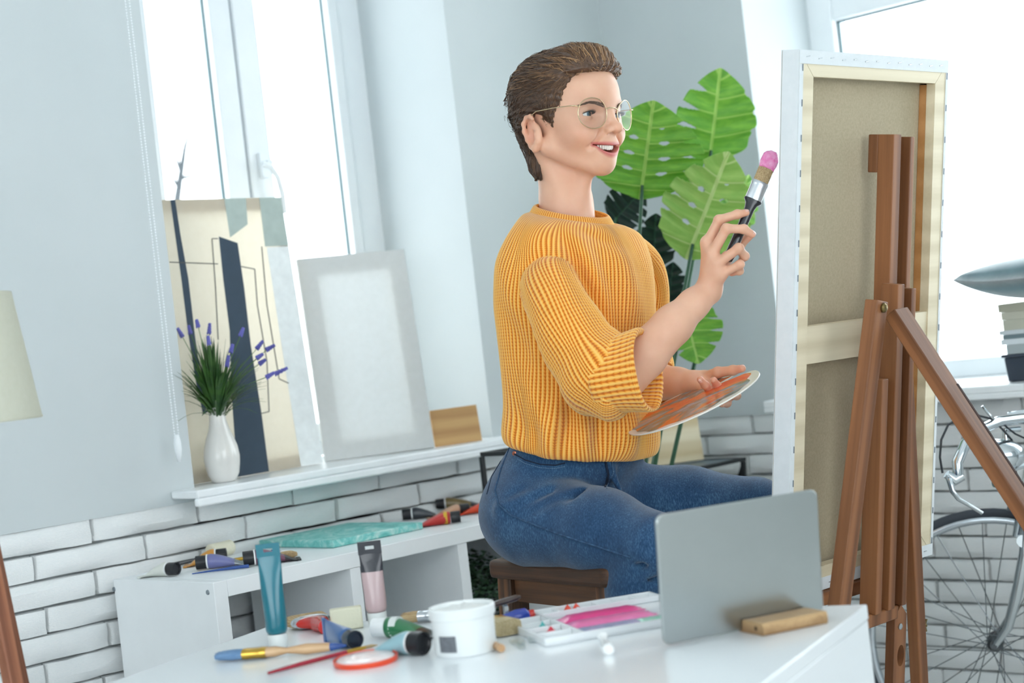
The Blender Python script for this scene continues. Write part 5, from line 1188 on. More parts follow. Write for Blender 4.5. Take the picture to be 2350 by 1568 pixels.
# neck
hd_.cap((-.024, 0, -.045), (-.010, .000, -.150), .0445, .0425, .014); hd_.cap((-.010, 0, -.150), (-.010, 0, -.215), .0425, .056, .02)
for s in (-1, 1): hd_.cap((-.028, .045*s, -.055), (.026, .012*s, -.178), .011, .009, .016)      # sternomastoid
hd_.cap((.040, 0, -.095), (.022, 0, -.15), .012, .012, .018)
LO, HI = (-.125, -.105, -.225), (.135, .105, .13)
hv, hf = nets(hd_, LO, HI, .00155)
HEADW = hw(hv)

# ---- hands and forearms, in the room
def PH(px, py, d): return P(px, py, d)
def hand(chains, palm, forearm, k=.0045):
    s = SDF(); (a, ra), *rest = forearm
    for (q, rb) in rest: s.cap(a, q, ra, rb, .012); a, ra = q, rb
    for p_, q_, r0, r1 in palm: s.cap(p_, q_, r0, r1, .012)
    fs = []
    for ch, rs in chains:
        f_ = SDF()
        for i in range(len(ch)-1): f_.cap(ch[i], ch[i+1], rs[i], rs[i+1], .003)
        for i in range(1, len(ch)-1): f_.ell(ch[i], (rs[i]*1.06,)*3, .004)
        s.fn(f_, k)
    return s
d0 = 3.03
wr = PH(1626, 668, 3.035); FA0 = PH(1405, 900, 2.985); FA1 = PH(1478, 815, 2.99)
mcp = [PH(1624, 557, 3.030), PH(1634, 583, 3.014), PH(1645, 606, 3.008), PH(1654, 630, 3.010)]
rch = [
    ([mcp[0], PH(1650, 505, 3.020), PH(1692, 492, 3.026), PH(1712, 488.5, 3.031)], [.0098, .0086, .0076, .0066]),
    ([mcp[1], PH(1667, 525, 3.000), PH(1707, 526, 3.004), PH(1726, 538, 3.012)], [.0098, .0086, .0077, .0066]),
    ([mcp[2], PH(1695, 570, 2.994), PH(1709, 588, 3.012), PH(1702, 598, 3.030)], [.0094, .0084, .0076, .0066]),
    ([mcp[3], PH(1698, 607, 2.998), PH(1697, 622, 3.014), PH(1679, 627, 3.024)], [.0084, .0074, .0068, .0060]),
    ([PH(1648, 632, 3.052), PH(1668, 592, 3.066), PH(1698, 561, 3.066), PH(1721, 541, 3.052)], [.0125, .0106, .0092, .0072]),
]
rpalm = [(wr, mcp[0], .0165, .0112), (wr, mcp[1], .0165, .0115), (wr, mcp[2], .0160, .0112), (wr, mcp[3], .0160, .0102), (wr, PH(1648, 632, 3.052), .0160, .0145), (mcp[0], mcp[3], .0105, .0098),
         (PH(1640, 625, 3.03), PH(1640, 600, 3.03), .013, .012)]
RH = hand(rch, rpalm, [(FA0, .040), (FA1, .0405), (PH(1545, 745, 3.00), .0345), (PH(1592, 698, 3.02), .0268), (wr, .0232)])
def bbox(pts, m_): a = np.array(pts); return a.min(0)-m_, a.max(0)+m_
allr = [FA0, FA1, wr]+[p for c_, _ in rch for p in c_]
lo_, hi_ = bbox(allr, .05); rv, rf = nets(RH, lo_, hi_, .0017)
# left hand holding the palette
lw = PH(1588, 880, 3.205)
LFA = [(PH(1440, 885, 3.30), .036), (PH(1512, 877, 3.25), .034), (PH(1555, 878, 3.225), .0275), (lw, .0235)]
lk = [PH(1648, 873, 3.215), PH(1645, 884, 3.19), PH(1638, 892, 3.175), PH(1628, 896, 3.160)]
lch = [
    ([PH(1618, 868, 3.20), PH(1648, 855, 3.17), PH(1682, 850, 3.150), PH(1703, 846, 3.135)], [.0125, .0100, .0088, .0072]),      # thumb along the top
    ([lk[0], PH(1688, 893, 3.200), PH(1690, 908, 3.165), PH(1680, 910, 3.135)], [.0100, .0086, .0078, .0068]),
    ([lk[1], PH(1672, 912, 3.185), PH(1668, 925, 3.150), PH(1656, 927, 3.122)], [.0098, .0086, .0078, .0068]),
    ([lk[2], PH(1652, 898, 3.150), PH(1646, 886, 3.128), PH(1638, 873, 3.112)], [.0095, .0082, .0074, .0064]),
    ([lk[3], PH(1628, 896, 3.138), PH(1618, 884, 3.120), PH(1607, 871, 3.108)], [.0088, .0076, .0070, .0062]),
]
lpalm = [(lw, lk[0], .0165, .0120), (lw, lk[1], .0165, .0120), (lw, lk[2], .0165, .0115), (lw, lk[3], .0160, .0110), (lw, PH(1618, 868, 3.20), .0165, .0145), (lk[0], lk[3], .0115, .0100)]
LH = hand(lch, lpalm, LFA)
alll = [LFA[0][0], lw]+[p for c_, _ in lch for p in c_]; lo_, hi_ = bbox(alll, .05); lv, lf = nets(LH, lo_, hi_, .0017)
# trunk and limbs inside the clothes
bd = SDF(); nk = Q(1313, 545)
chest = Q(1322, 690); pel = Q(1283, 1140, .02); shR, shL = Q(1322, 610)-Wd_*.118, Q(1322, 600)+Wd_*.118
AX = [Wd_, Fd_, Ub_]
bd.ell(chest, (.125, .082, .15), 0, ax=AX); bd.ell(Q(1318, 900), (.115, .08, .14), .05, ax=AX); bd.ell(pel, (.135, .095, .09), .05, ax=AX); bd.cap(nk, Q(1318, 600), .045, .05, .03)
elR, elL = PH(1405, 895, 2.985), PH(1442, 888, 3.33)
bd.cap(shR, elR, .034, .033, .03); bd.cap(shL, elL, .034, .033, .03); bd.cap(elR, FA1, .036, .036, .02); bd.cap(elL, LFA[1][0], .035, .033, .02)
hipR, hipL = pel-Wd_*.08-YC*.02, pel+Wd_*.08-YC*.01
kneeR, kneeL = P(1500, 1257, 2.91), P(1738, 1166, 3.33)
footR, footL = P(1425, 1640, 3.04), P(1690, 1600, 3.42)
for h_, k_, f_ in ((hipR, kneeR, footR), (hipL, kneeL, footL)):
    bd.cap(h_, k_, .056, .034, .03); bd.cap(k_, f_, .034, .028, .02)
    toe = f_+Fd_*.13-v3((0, 0, .035)); bd.cap(f_, toe, .030, .022, .02)
lo_, hi_ = bbox([shR, shL, nk, pel, kneeR, kneeL, footR, footL, footR+Fd_*.13, footL+Fd_*.13, elR, elL], .14)
bv, bf = nets(bd, lo_, hi_, .009)
shoem = mat('white_sneaker', (228, 228, 226), .5)
for f_ in (footR, footL):
    sh_ = SDF(); sh_.cap(f_+v3((0, 0, .02)), f_-v3((0, 0, .04)), .046, .048, .02); sh_.cap(f_-v3((0, 0, .035)), f_+Fd_*.16-v3((0, 0, .045)), .046, .036, .03); zb_ = f_[2]-.075
    sh_.fn(lambda p, z_=zb_: p[:, 2]-z_, .006, True); lo_, hi_ = bbox([f_, f_+Fd_*.16], .10); meshobj('shoe', [nets(sh_, lo_, hi_, .006)], shoem, woman)
# skin colours as a map over the head: lips, cheeks
def skin_attr(V):
    L = hl(V); r = np.zeros((len(V), 3)); head = (np.abs(L[:, 1]) < .12) & (L[:, 2] > -.24) & (L[:, 2] < .2) & (np.abs(L[:, 0]) < .2)
    y = L[:, 1]; z = L[:, 2]; x = L[:, 0]; near = head & (np.abs(y) < .036) & (x > .068)
    du = np.abs(z-(mz_up(y)+.0015)); dl = np.abs(z-(mz_lo(y)-.0028)); wl_ = 1-.5*(y/.033)**2
    lips = np.clip(1.3-du/(.0048*wl_+1e-6), 0, 1); lips = np.maximum(lips, np.clip(1.3-dl/(.0062*wl_+1e-6), 0, 1))*near
    inside = near & (z < mz_up(y)-.0006) & (z > mz_lo(y)+.0004) & (x < mw(y)-.0065) & (np.abs(y) < .033)
    r[:, 0] = lips; r[:, 1] = inside
    for s in (-1, 1): r[:, 2] = np.maximum(r[:, 2], head*np.exp(-(((x-.06)/.03)**2+((y-.045*s)/.02)**2+((z+.035)/.018)**2))); 
    for s in (-1, 1): r[:, 2] = np.maximum(r[:, 2], head*1.0*np.exp(-(((x+.017)/.016)**2+((y-.078*s)/.012)**2+((z+.03)/.03)**2)))
    r[:, 2] = np.maximum(r[:, 2], .6*head*np.exp(-(((x-.112)/.012)**2+(y/.012)**2+((z+.03)/.012)**2)))
    for c_, _ in rch+lch:
        d_ = np.linalg.norm(V-c_[-1], axis=1); r[:, 2] = np.maximum(r[:, 2], .9*np.exp(-(d_/.012)**2))
        d_ = np.linalg.norm(V-c_[1], axis=1); r[:, 2] = np.maximum(r[:, 2], .5*np.exp(-(d_/.008)**2))
    return r
skm, nt, bb = nodes('skin'); at = nd(nt, 'ShaderNodeAttribute', attribute_name='zones'); sp_ = nd(nt, 'ShaderNodeSeparateXYZ'); nt.links.new(at.outputs['Vector'], sp_.inputs[0])
co = coords(nt); base = ramp(nt, noise(nt, co, 18, 5), [(.3, (216, 165, 137)), (.7, (227, 180, 152))])
def over(prev, fac, c):
    mx = nd(nt, 'ShaderNodeMix', data_type='RGBA'); nt.links.new(fac, mx.inputs[0]); nt.links.new(prev, mx.inputs[6]); mx.inputs[7].default_value = (*lin(c), 1); return mx.outputs[2]
mu = nd(nt, 'ShaderNodeMath', operation='MULTIPLY'); mu.inputs[1].default_value = .32; nt.links.new(sp_.outputs[2], mu.inputs[0])
c_ = over(base, mu.outputs[0], (222, 128, 104)); c_ = over(c_, sp_.outputs[0], (198, 108, 102)); c_ = over(c_, sp_.outputs[1], (90, 34, 34))
nt.links.new(c_, bb.inputs['Base Color']); bb.inputs['Roughness'].default_value = .46; bb.inputs['Subsurface Weight'].default_value = .18; bb.inputs['Subsurface Radius'].default_value = (.010, .004, .002); bb.inputs['Subsurface Scale'].default_value = 1
bump(nt, bb, noise(nt, co, 420, 3), .08, .001)
body, BV, BF = meshobj('body', [(HEADW, hf), (rv, rf), (lv, lf), (bv, bf)], skm, woman, {'zones': skin_attr})
# eyes, brows, lashes, teeth
eyew = mat('eye_white', (226, 224, 220), .15, sss=.1); iris = mat('blue_grey_iris', (92, 118, 130), .2, c2=(66, 90, 104), vs=200); pup = mat('pupil', (10, 10, 12), .1)
gaze = nrm((1, .16, .03))
for (ex_, ey_, ez_), nm in zip(EYE, ('right', 'left')):
    c_ = v3((ex_, ey_, ez_)); b = MB(); ax_, s1, s2 = frame(gaze); n = 24; prof = []
    for i in range(0, 25): a_ = PI*i/24; prof.append((ER*math.sin(a_)+1e-6, ER*math.cos(a_)))
    for mi_, (i0, i1) in enumerate(((0, 3), (3, 5), (5, 24))):
        pr = prof[i0:i1+1]; b.lathe(pr, c_, 24, mi=(2, 1, 0)[mi_], ax=gaze, close=True)
    b.v = [tuple(q) for q in hw(np.array(b.v))]; build('eye', b, [eyew, iris, pup], woman, smooth=180)
hairm_d = mat('brow_hair', (98, 72, 56), .6)
rg = random.Random(11)
def headz(y, z, x0=.13):       # walk inwards to the skin
    xs_ = np.linspace(x0, .02, 200); p = np.stack([xs_, np.full(200, y), np.full(200, z)], 1); d_ = hd_(p); i = np.argmax(d_ < 0); return xs_[i]
for s in (-1, 1):
    b = MB()
    for k in range(230):
        u = rg.random(); y = s*(.0165+.040*u); z = .0085+.0065*math.sin(min(1, u*1.25)*PI*.62)-.004*max(0, u-.65)/.35+rg.uniform(-.0028, .0028)*(1-.7*u)
        x = headz(y, z)+.0004; d_ = nrm((-.25*u, s*1, .55-.9*u)); l_ = rg.uniform(.004, .007)
        y2, z2 = y+d_[1]*l_, z+d_[2]*l_; x2 = headz(y2, z2)+.0010
        b.tube([hw((x, y, z)), hw(((x+x2)/2+.0006, (y+y2)/2, (z+z2)/2)), hw((x2, y2, z2))], [.0005, .0005, .0002], 4)
    build('eyebrow', b, hairm_d, woman, smooth=0, kind='stuff')
lashm = mat('eyelash', (30, 22, 20), .6)
for (ex_, ey_, ez_) in EYE:
    b = MB(); pts = []
    for y in np.linspace(-.0125, .0125, 13): z = .0043-26*y*y; x = math.sqrt(max(1e-6, (ER+.0022)**2-y*y-z*z)); pts.append(v3((ex_+x, ey_+y, ez_+z)))
    b.tube([hw(p) for p in pts], [.0004]+[.0008]*11+[.0004], 6)
    for i in range(26):
        u = i/25*12; i0 = min(11, int(u)); p = pts[i0]+(pts[i0+1]-pts[i0])*(u-i0); oy = (p[1]-ey_)/.0125; q = p+v3((.0055, oy*.004, .0035)); b.tube([hw(p), hw((p+q)/2+v3((.0008, 0, -.0006))), hw(q)], [.00035, .0003, .0001], 4)
    build('eyelashes', b, lashm, woman, smooth=60, kind='stuff')
toothm = mat('tooth_enamel', (246, 240, 228), .18, sss=.1, coat=.3); b = MB()
for k in range(-5, 5):
    wds = [.0050, .0042, .0043, .0040, .0038]; y0 = sum(wds[:k]) if k >= 0 else -sum(wds[:(-k)]); wt = wds[k] if k >= 0 else wds[-k-1]; yc = y0+wt/2 if k >= 0 else y0+wt/2
    hgt = (.0096, .0087, .0090, .0078, .0068)[k if k >= 0 else -k-1]; xx = mw(yc)-.0068-5*yc*yc; zt_ = mz_up(yc)+.0016
    an = math.atan2(37*yc, 1); b2 = MB(); tx = nrm((math.cos(an*.9), math.sin(an*.9), 0)); ty = np.cross((0, 0, 1.), tx)
    vs = []; n = 10
    rings = []
    for (dz, sw, sd2) in ((0, .90, .8), (-hgt*.35, 1.0, 1.0), (-hgt*.8, 1.0, .9), (-hgt*.97, .9, .6), (-hgt, .7, .3)):
        rings.append([v3((xx, yc, zt_+dz))+ty*(wt*.49*sw*math.copysign(abs(math.cos(2*PI*j/n))**.6, math.cos(2*PI*j/n)))+tx*(.0020*sd2*math.sin(2*PI*j/n)) for j in range(n)])
    b2.loft(rings); b2.v = [tuple(q) for q in hw(np.array(b2.v))]; build('tooth', b2, toothm, woman, smooth=60)
b = MB(); b.ell((.073, 0, -.0700), (.016, .018, .0045), 16); b.v = [tuple(q) for q in hw(np.array(b.v))]; build('tongue', b, mat('tongue', (176, 84, 84), .3), woman, smooth=180)
# finger nails
nailm = mat('nail', (236, 190, 176), .2, coat=.4)
def nail(tip, prev, up_, r):
    d_ = nrm(tip-prev); n_ = nrm(up_-d_*(up_@d_)); s_ = np.cross(d_, n_); b = MB(); b.ell(tip-d_*r*.15+n_*r*.62, (r*1.0, r*.72, r*.42), 12, axes=np.stack([d_, s_, n_])); build('fingernail', b, nailm, woman, smooth=180)
for c_, r_, u_ in ((rch[0][0], .0066, YC*.8-F*.6), (rch[1][0], .0066, XC*.6+YC*.5-F*.6), (lch[0][0], .0072, YC-F*.1), (lch[3][0], .0064, -XC*.5-F*.6+YC*.5), (lch[4][0], .0062, -XC*.5-F*.6+YC*.5)): nail(c_[-1], c_[-2], u_, r_)
# ---- hair
hs_ = SDF(); hs_.ell((.001, 0, .025), (.095, .0715, .077), 0); hs_.ell((.042, 0, .042), (.046, .055, .042), .03); hs_.cap((-.022, 0, -.045), (-.006, 0, -.150), .047, .046, .03)
def sstep(a, b, x): t_ = np.clip((x-a)/(b-a), 0, 1); return t_*t_*(3-2*t_)
def hair_f(p):
    x, y, z = p[:, 0], p[:, 1], p[:, 2]; ay = np.abs(y)
    base = hs_(p)
    t_ = .010+.006*sstep(.02, .08, z)+.004*sstep(-.02, -.07, x)-.004*sstep(-.03, -.09, z)
    xmax = np.interp(z, [-.12, -.036, -.030, -.012, .012, .04, .066, .075, .2], [-.026, -.024, .026, .036, .040, .052, .066, .12, .12])
    xmax = xmax+.0*ay
    zmin = np.interp(x, [-.2, -.06, -.022, 0, .05, .09], [-.100, -.104, -.106, -.033, -.033, .068])
    front = (.0705-1.2*ay*ay*4-z)                                   # hairline over the forehead
    reg = np.maximum(x-xmax, zmin-z); fr = np.where((x > .05) & (ay < .052), front, -1)
    # round the ear
    for s in (-1, 1): e_ = np.sqrt(((x+.010)/.024)**2+((z+.036)/.038)**2)-1; reg = np.maximum(reg, np.where(y*s > .045, -e_*.022, -1))
    edge = np.maximum(reg, fr); t_ = t_*sstep(.004, -.016, edge)+.0015
    d = np.maximum(base-t_, edge*.8)
    # swept up quiff on top
    q = SDF(); q.ell((.043, -.004, .086), (.036, .046, .029), 0); q.ell((.020, .0, .088), (.05, .05, .024), .03); q.ell((.064, .006, .090), (.022, .036, .022), .016)
    dq = q(p); k = .014; h = np.clip(.5+.5*(dq-d)/k, 0, 1); d2 = dq+(d-dq)*h-k*h*(1-h)
    # comb grooves
    s_ = np.arctan2(y*1.0+.02, z-.01); gr = .0012*np.sin(s_*34+x*60+3*np.sin(x*45))+.0008*np.sin(s_*83-x*110)
    return d2+gr
hv_, hf_ = nets(hair_f, (-.125, -.10, -.125), (.115, .10, .135), .0021, margin=1.2)
lab_ = np.arange(len(hv_))
for _ in range(400):       # keep only the largest connected piece
    m_ = lab_[hf_].min(1); new = lab_.copy(); np.minimum.at(new, hf_.ravel(), np.repeat(m_, 4)); new = new[new]
    if (new == lab_).all(): break
    lab_ = new
big = np.bincount(lab_).argmax(); kp = lab_ == big; rm_ = np.cumsum(kp)-1; hf_ = rm_[hf_[kp[hf_].all(1)]]; hv_ = hv_[kp]
hairm, nt, bb = nodes('hair'); at = nd(nt, 'ShaderNodeAttribute', attribute_name='hc'); sp_ = nd(nt, 'ShaderNodeSeparateXYZ'); nt.links.new(at.outputs['Vector'], sp_.inputs[0])
nt.links.new(ramp(nt, sp_.outputs[0], [(.0, (48, 34, 28)), (.45, (92, 66, 48)), (.8, (142, 106, 76)), (1.0, (176, 138, 100))]), bb.inputs['Base Color']); bb.inputs['Roughness'].default_value = .38; bb.inputs['Specular IOR Level'].default_value = .5
hair, _, _ = meshobj('hair', [(hw(hv_), hf_)], hairm, woman, {'hc': lambda V: np.stack([.26+.12*sstep(.0, .1, hl(V)[:, 0])+.10*np.sin(hl(V)[:, 0]*260+hl(V)[:, 2]*420+6*np.sin(hl(V)[:, 0]*90)), V[:, 0]*0, V[:, 0]*0], 1)})
def grad(f, p, e=.0006):
    return np.stack([f(p+np.eye(3)[i]*e)-f(p-np.eye(3)[i]*e) for i in range(3)], 1)/(2*e)
ng = np.random.default_rng(4)
def strands(n, seed_pts, flow, steps, step, lift, wid, shade, f=hair_f):
    idx = ng.choice(len(seed_pts), n); p = seed_pts[idx]+ng.normal(0, .0012, (n, 3)); path = []; nor = []
    off = ng.uniform(.0, 1, n)*lift
    for k in range(steps+1):
        g_ = grad(f, p); g_ /= np.maximum(np.linalg.norm(g_, axis=1), 1e-6)[:, None]; u = k/steps
        tgt = off*(.4+.6*u)-.0010*(1-u)-.0022*(u > .92); p = p-g_*(f(p)-tgt)[:, None]*.8
        path.append(p.copy()); nor.append(g_)
        d_ = flow(p, idx); d_ = d_-g_*np.sum(d_*g_, 1)[:, None]; d_ /= np.maximum(np.linalg.norm(d_, axis=1), 1e-6)[:, None]; p = p+d_*step*ng.uniform(.9, 1.1, n)[:, None]
    path = np.stack(path, 1); nor = np.stack(nor, 1); S = steps+1
    tan = np.gradient(path, axis=1); tan /= np.maximum(np.linalg.norm(tan, axis=2), 1e-9)[..., None]; sd = np.cross(tan, nor); sd /= np.maximum(np.linalg.norm(sd, axis=2), 1e-9)[..., None]
    prof = np.sin(np.clip(np.linspace(.12, 1.0, S), 0, 1)*PI)**.6*np.linspace(1, .6, S)+.03
    w_ = (ng.uniform(.6, 1.3, n)*wid)[:, None, None]*prof[None, :, None]
    V = np.stack([path+sd*w_, path+nor*w_*.45, path-sd*w_, path-nor*w_*.45], 2); base_ = (np.arange(n)*S*4)[:, None, None]+(np.arange(S-1)*4)[None, :, None]; j = np.arange(4)[None, None, :]; j2 = (j+1) % 4
    Fq = np.stack([base_+j, base_+j2, base_+4+j2, base_+4+j], -1).reshape(-1, 4)
    c_ = np.clip(shade(path[:, 0], n), 0, 1)
    return V.reshape(-1, 3), Fq, np.repeat(c_, S*4)
L_ = hv_; top = L_[(L_[:, 2] > .045)]; side = L_[(L_[:, 2] <= .075) & (L_[:, 2] > -.098) & ((L_[:, 0] < -.020) | (L_[:, 2] > .018)) & (L_[:, 0] < .072)]; burn = L_[(L_[:, 0] > .004) & (L_[:, 0] < .036) & (L_[:, 2] > -.012) & (L_[:, 2] < .03)]
def flow_top(p, idx):
    x, y, z = p.T; fr = sstep(.03, .09, x)
    return np.stack([-.8+.0*x, .45+.25*np.sin(x*30)+.0*y, .5*fr-.1+.15*np.sin(y*60+x*20)], 1)
def flow_side(p, idx):
    x, y, z = p.T; back = sstep(.0, -.07, x); low = np.maximum(sstep(.0, -.06, z), 1.15*sstep(.004, .018, x)*sstep(.045, .02, z))
    return np.stack([-.95+.75*low+.3*back, .10*np.sin(z*50), -.32-.45*back-.75*low-.5*sstep(.03, .05, x)*(z < .03)+.12*np.sin(x*70+z*40)], 1)
sh_t = lambda p, n: .46+.22*ng.normal(size=n)+.35*sstep(.02, .09, p[:, 0])
sh_s = lambda p, n: .30+.17*ng.normal(size=n)+.22*sstep(.0, .05, p[:, 0])
HVs, HFs, HCs = [], [], []; o_ = 0
for (n, sp, fl, st, ss, lf, wd2, sh) in ((2600, top, flow_top, 10, .0062, .0036, .00085, sh_t), (4300, side, flow_side, 8, .0046, .0020, .00080, sh_s), (500, burn, lambda p, idx: np.stack([-.25+0*p[:, 0], 0*p[:, 0], -1+0*p[:, 0]], 1), 4, .0038, .0012, .0007, sh_s)):
    a_, b_, c_ = strands(n, sp, fl, st, ss, lf, wd2, sh); HVs.append(a_); HFs.append(b_+o_); HCs.append(c_); o_ += len(a_)
HVs, HFs, HCs = np.concatenate(HVs), np.concatenate(HFs), np.concatenate(HCs)
st_, _, _ = meshobj('hair_strands', [(hw(HVs), HFs)], hairm, hair, {'hc': lambda V: np.stack([HCs, HCs*0, HCs*0], 1)}, relax=0); st_['kind'] = 'stuff'

# ---- glasses
gold = mat('gold_wire', (216, 196, 160), .18, 1); lensm = glassy('spectacle_lens', (.97, .98, .98), .035)
gt = thing('eyeglasses', 'thin gold wire round eyeglasses worn by the woman', 'glasses', hw((.095, 0, 0)))
def lens_pt(s, a_): 
    w2, h2 = .0292, .0258; y = s*.0436+w2*math.cos(a_)*s; z = -.0040+h2*math.sin(a_)*(1+.06*math.cos(a_)); return hw((.1005-.35*max(0, abs(y)-.03), y, z))
for s in (-1, 1):
    b = MB(); b.tube([lens_pt(s, 2*PI*k/48) for k in range(48)], .00095, 8, closed=True); build('rim', b, gold, gt, smooth=180)
    b = MB(); b.add([lens_pt(s, 2*PI*k/48) for k in range(48)]+[hw((.0970, s*.0436, -.0040))], [(k, (k+1) % 48, 48) for k in range(48)]); build('lens', b, lensm, gt, smooth=180)
    h0 = lens_pt(s, .42); b = MB(); b.tube([h0, h0+HX*.001+HY*s*.005, hw((.078, s*.0815, .0085)), hw((.04, s*.0835, .0080)), hw((.0, s*.0815, .006)), hw((-.022, s*.079, -.004))], [.0012, .0014, .0010, .0010, .0011, .0012], 8); build('temple', b, gold, gt, smooth=80)
    b = MB(); b.tube([lens_pt(s, PI-.1), lens_pt(s, PI-.1)-HX*.006*HS, hw((.0905, s*.0125, -.009))], [.0005, .0005, .0006], 6); b.ell(hw((.0905, s*.0125, -.010)), (.0022, .0014, .004), 10, axes=np.stack([HX, HY, HZ])); build('nose_pad', b, lensm, gt, smooth=80)
b = MB(); p0, p1 = lens_pt(-1, PI-.32), lens_pt(1, PI-.32); b.tube([p0, p0*.7+p1*.3+HZ*.003+HX*.001, p0*.3+p1*.7+HZ*.003+HX*.001, p1], .0010, 8); build('bridge', b, gold, gt, smooth=80)

# ---- sweater, real ribs lofted round the body
swm, nt, bb = nodes('mustard_knit'); at = nd(nt, 'ShaderNodeAttribute', attribute_name='uv3'); sp_ = nd(nt, 'ShaderNodeSeparateXYZ'); nt.links.new(at.outputs['Vector'], sp_.inputs[0])
def m2(op, a, b_=None, c_=None):
    n = nd(nt, 'ShaderNodeMath', operation=op)
    for i, q in enumerate((a, b_, c_)):
        if q is None: continue
        if isinstance(q, (int, float)): n.inputs[i].default_value = q
        else: nt.links.new(q, n.inputs[i])
    return n.outputs[0]
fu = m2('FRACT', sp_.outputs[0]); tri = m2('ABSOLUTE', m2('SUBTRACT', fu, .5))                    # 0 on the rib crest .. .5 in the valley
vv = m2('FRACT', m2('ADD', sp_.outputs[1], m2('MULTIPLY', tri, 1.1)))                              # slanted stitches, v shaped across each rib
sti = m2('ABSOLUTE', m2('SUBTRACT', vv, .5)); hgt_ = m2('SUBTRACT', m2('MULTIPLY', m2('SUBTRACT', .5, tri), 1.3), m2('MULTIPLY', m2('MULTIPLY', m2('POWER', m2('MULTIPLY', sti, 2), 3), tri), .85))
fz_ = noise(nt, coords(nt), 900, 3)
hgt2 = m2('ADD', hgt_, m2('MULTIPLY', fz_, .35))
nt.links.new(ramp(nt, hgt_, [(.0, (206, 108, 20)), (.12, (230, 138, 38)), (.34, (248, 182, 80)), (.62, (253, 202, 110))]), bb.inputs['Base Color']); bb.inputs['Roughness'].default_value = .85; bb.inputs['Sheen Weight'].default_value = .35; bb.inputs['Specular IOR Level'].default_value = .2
bump(nt, bb, hgt2, .7, .0028)
def catmull(K, t_):
    K = np.asarray(K, float); n = len(K)-1; x = np.clip(t_, 0, 1)*n; i = np.minimum(x.astype(int), n-1); u = (x-i)[:, None]
    p0, p1, p2, p3 = K[np.maximum(i-1, 0)], K[i], K[i+1], K[np.minimum(i+2, n)]
    return .5*((2*p1)+(-p0+p2)*u+(2*p0-5*p1+4*p2-p3)*u*u+(-p0+3*p1-3*p2+p3)*u**3)
def knit(name, cen, v1, v2, ribs, rows, parent, nu=None, nv=120, amp=.0013, expo=2.0, fold=None, urep=None, label=None, ts=None, rib_on=True, warp=0):
    """cen, v1, v2: keyframes of the ring centre and its two half-axis vectors"""
    nu = nu or ribs*6; t_ = np.linspace(0, 1, nv) if ts is None else ts; C_, A_, B_ = catmull(cen, t_), catmull(v1, t_), catmull(v2, t_); th_ = np.arange(nu)*2*PI/nu
    ct, st = np.cos(th_), np.sin(th_); e = 2/expo; cs, ss = np.sign(ct)*np.abs(ct)**e, np.sign(st)*np.abs(st)**e
    if warp: tw_ = th_[None]+warp*(np.sin(5*th_[None]+9*t_[:, None])+.7*np.sin(8*th_[None]-13*t_[:, None]+1)); ct, st = np.cos(tw_), np.sin(tw_); cs, ss = np.sign(ct)*np.abs(ct)**e, np.sign(st)*np.abs(st)**e
    else: cs, ss = cs[None], ss[None]
    V = C_[:, None]+A_[:, None]*cs[..., None]+B_[:, None]*ss[..., None]
    N_ = V-C_[:, None]; N_ /= np.maximum(np.linalg.norm(N_, axis=2), 1e-9)[..., None]
    # equal-arc rib parameter from the middle ring
    mid = V[len(V)//2]; seg = np.linalg.norm(np.roll(mid, -1, 0)-mid, axis=1); cum = np.concatenate([[0], np.cumsum(seg)[:-1]])/seg.sum()
    U_ = np.broadcast_to((cum*ribs)[None], (nv, nu)); T_ = np.broadcast_to((t_*rows)[:, None], (nv, nu))
    fr = np.abs((U_ % 1)-.5); D_ = amp*(np.cos(fr*2*PI)) if rib_on else np.zeros((nv, nu))
    if fold is not None: D_ = D_+fold(V, T_/rows, np.broadcast_to(th_[None], (nv, nu)))
    V = V+N_*D_[..., None]
    ii, jj = np.meshgrid(np.arange(nv-1), np.arange(nu), indexing='ij'); j2 = (jj+1) % nu
    Fq = np.stack([ii*nu+jj, ii*nu+j2, (ii+1)*nu+j2, (ii+1)*nu+jj], -1).reshape(-1, 4)
    uvs = np.stack([U_, T_, T_*0], -1).reshape(-1, 3)
    o, _, _ = meshobj(name, [(V.reshape(-1, 3), Fq)], swm, parent, {'uv3': lambda W: uvs}, relax=0)
    if label: o['label'] = label
    return o
def bumpfn(px, py, ang, ls, lw, h_, dd=3.12):       # a ridge of height h_ along a direction in the picture plane of the cloth
    c_ = P(px, py, dd); dx = XC*math.cos(math.radians(ang))-YC*math.sin(math.radians(ang)); dy = np.cross(dx, F)
    return lambda V: h_*np.exp(-(((V-c_)@dx)/ls)**2-(((V-c_)@dy)/lw)**2)*(((V-c_)@F) < .10)
ridges = [bumpfn(*a) for a in ((1268, 985, 95, .06, .016, .018), (1300, 965, 100, .05, .012, -.012), (1230, 900, 80, .08, .018, .014), (1200, 800, 68, .09, .016, -.013), (1335, 640, 62, .09, .013, -.020), (1362, 625, 65, .09, .016, .014), (1445, 1000, 95, .05, .018, .014), (1235, 600, 120, .05, .014, -.010),
          (1440, 640, 75, .09, .02, .011), (1402, 700, 70, .10, .017, -.011), (1172, 700, 80, .10, .02, .010), (1370, 985, 90, .05, .014, -.012), (1192, 985, 85, .04, .014, -.012), (1340, 1005, 88, .04, .012, .010), (1225, 1000, 92, .035, .010, -.010), (1395, 790, 60, .08, .014, .012), (1350, 540, 20, .06, .010, -.005))]
def tfold(V, T_, th_):
    f2 = V.reshape(-1, 3); return sum(r_(f2) for r_ in ridges).reshape(T_.shape)
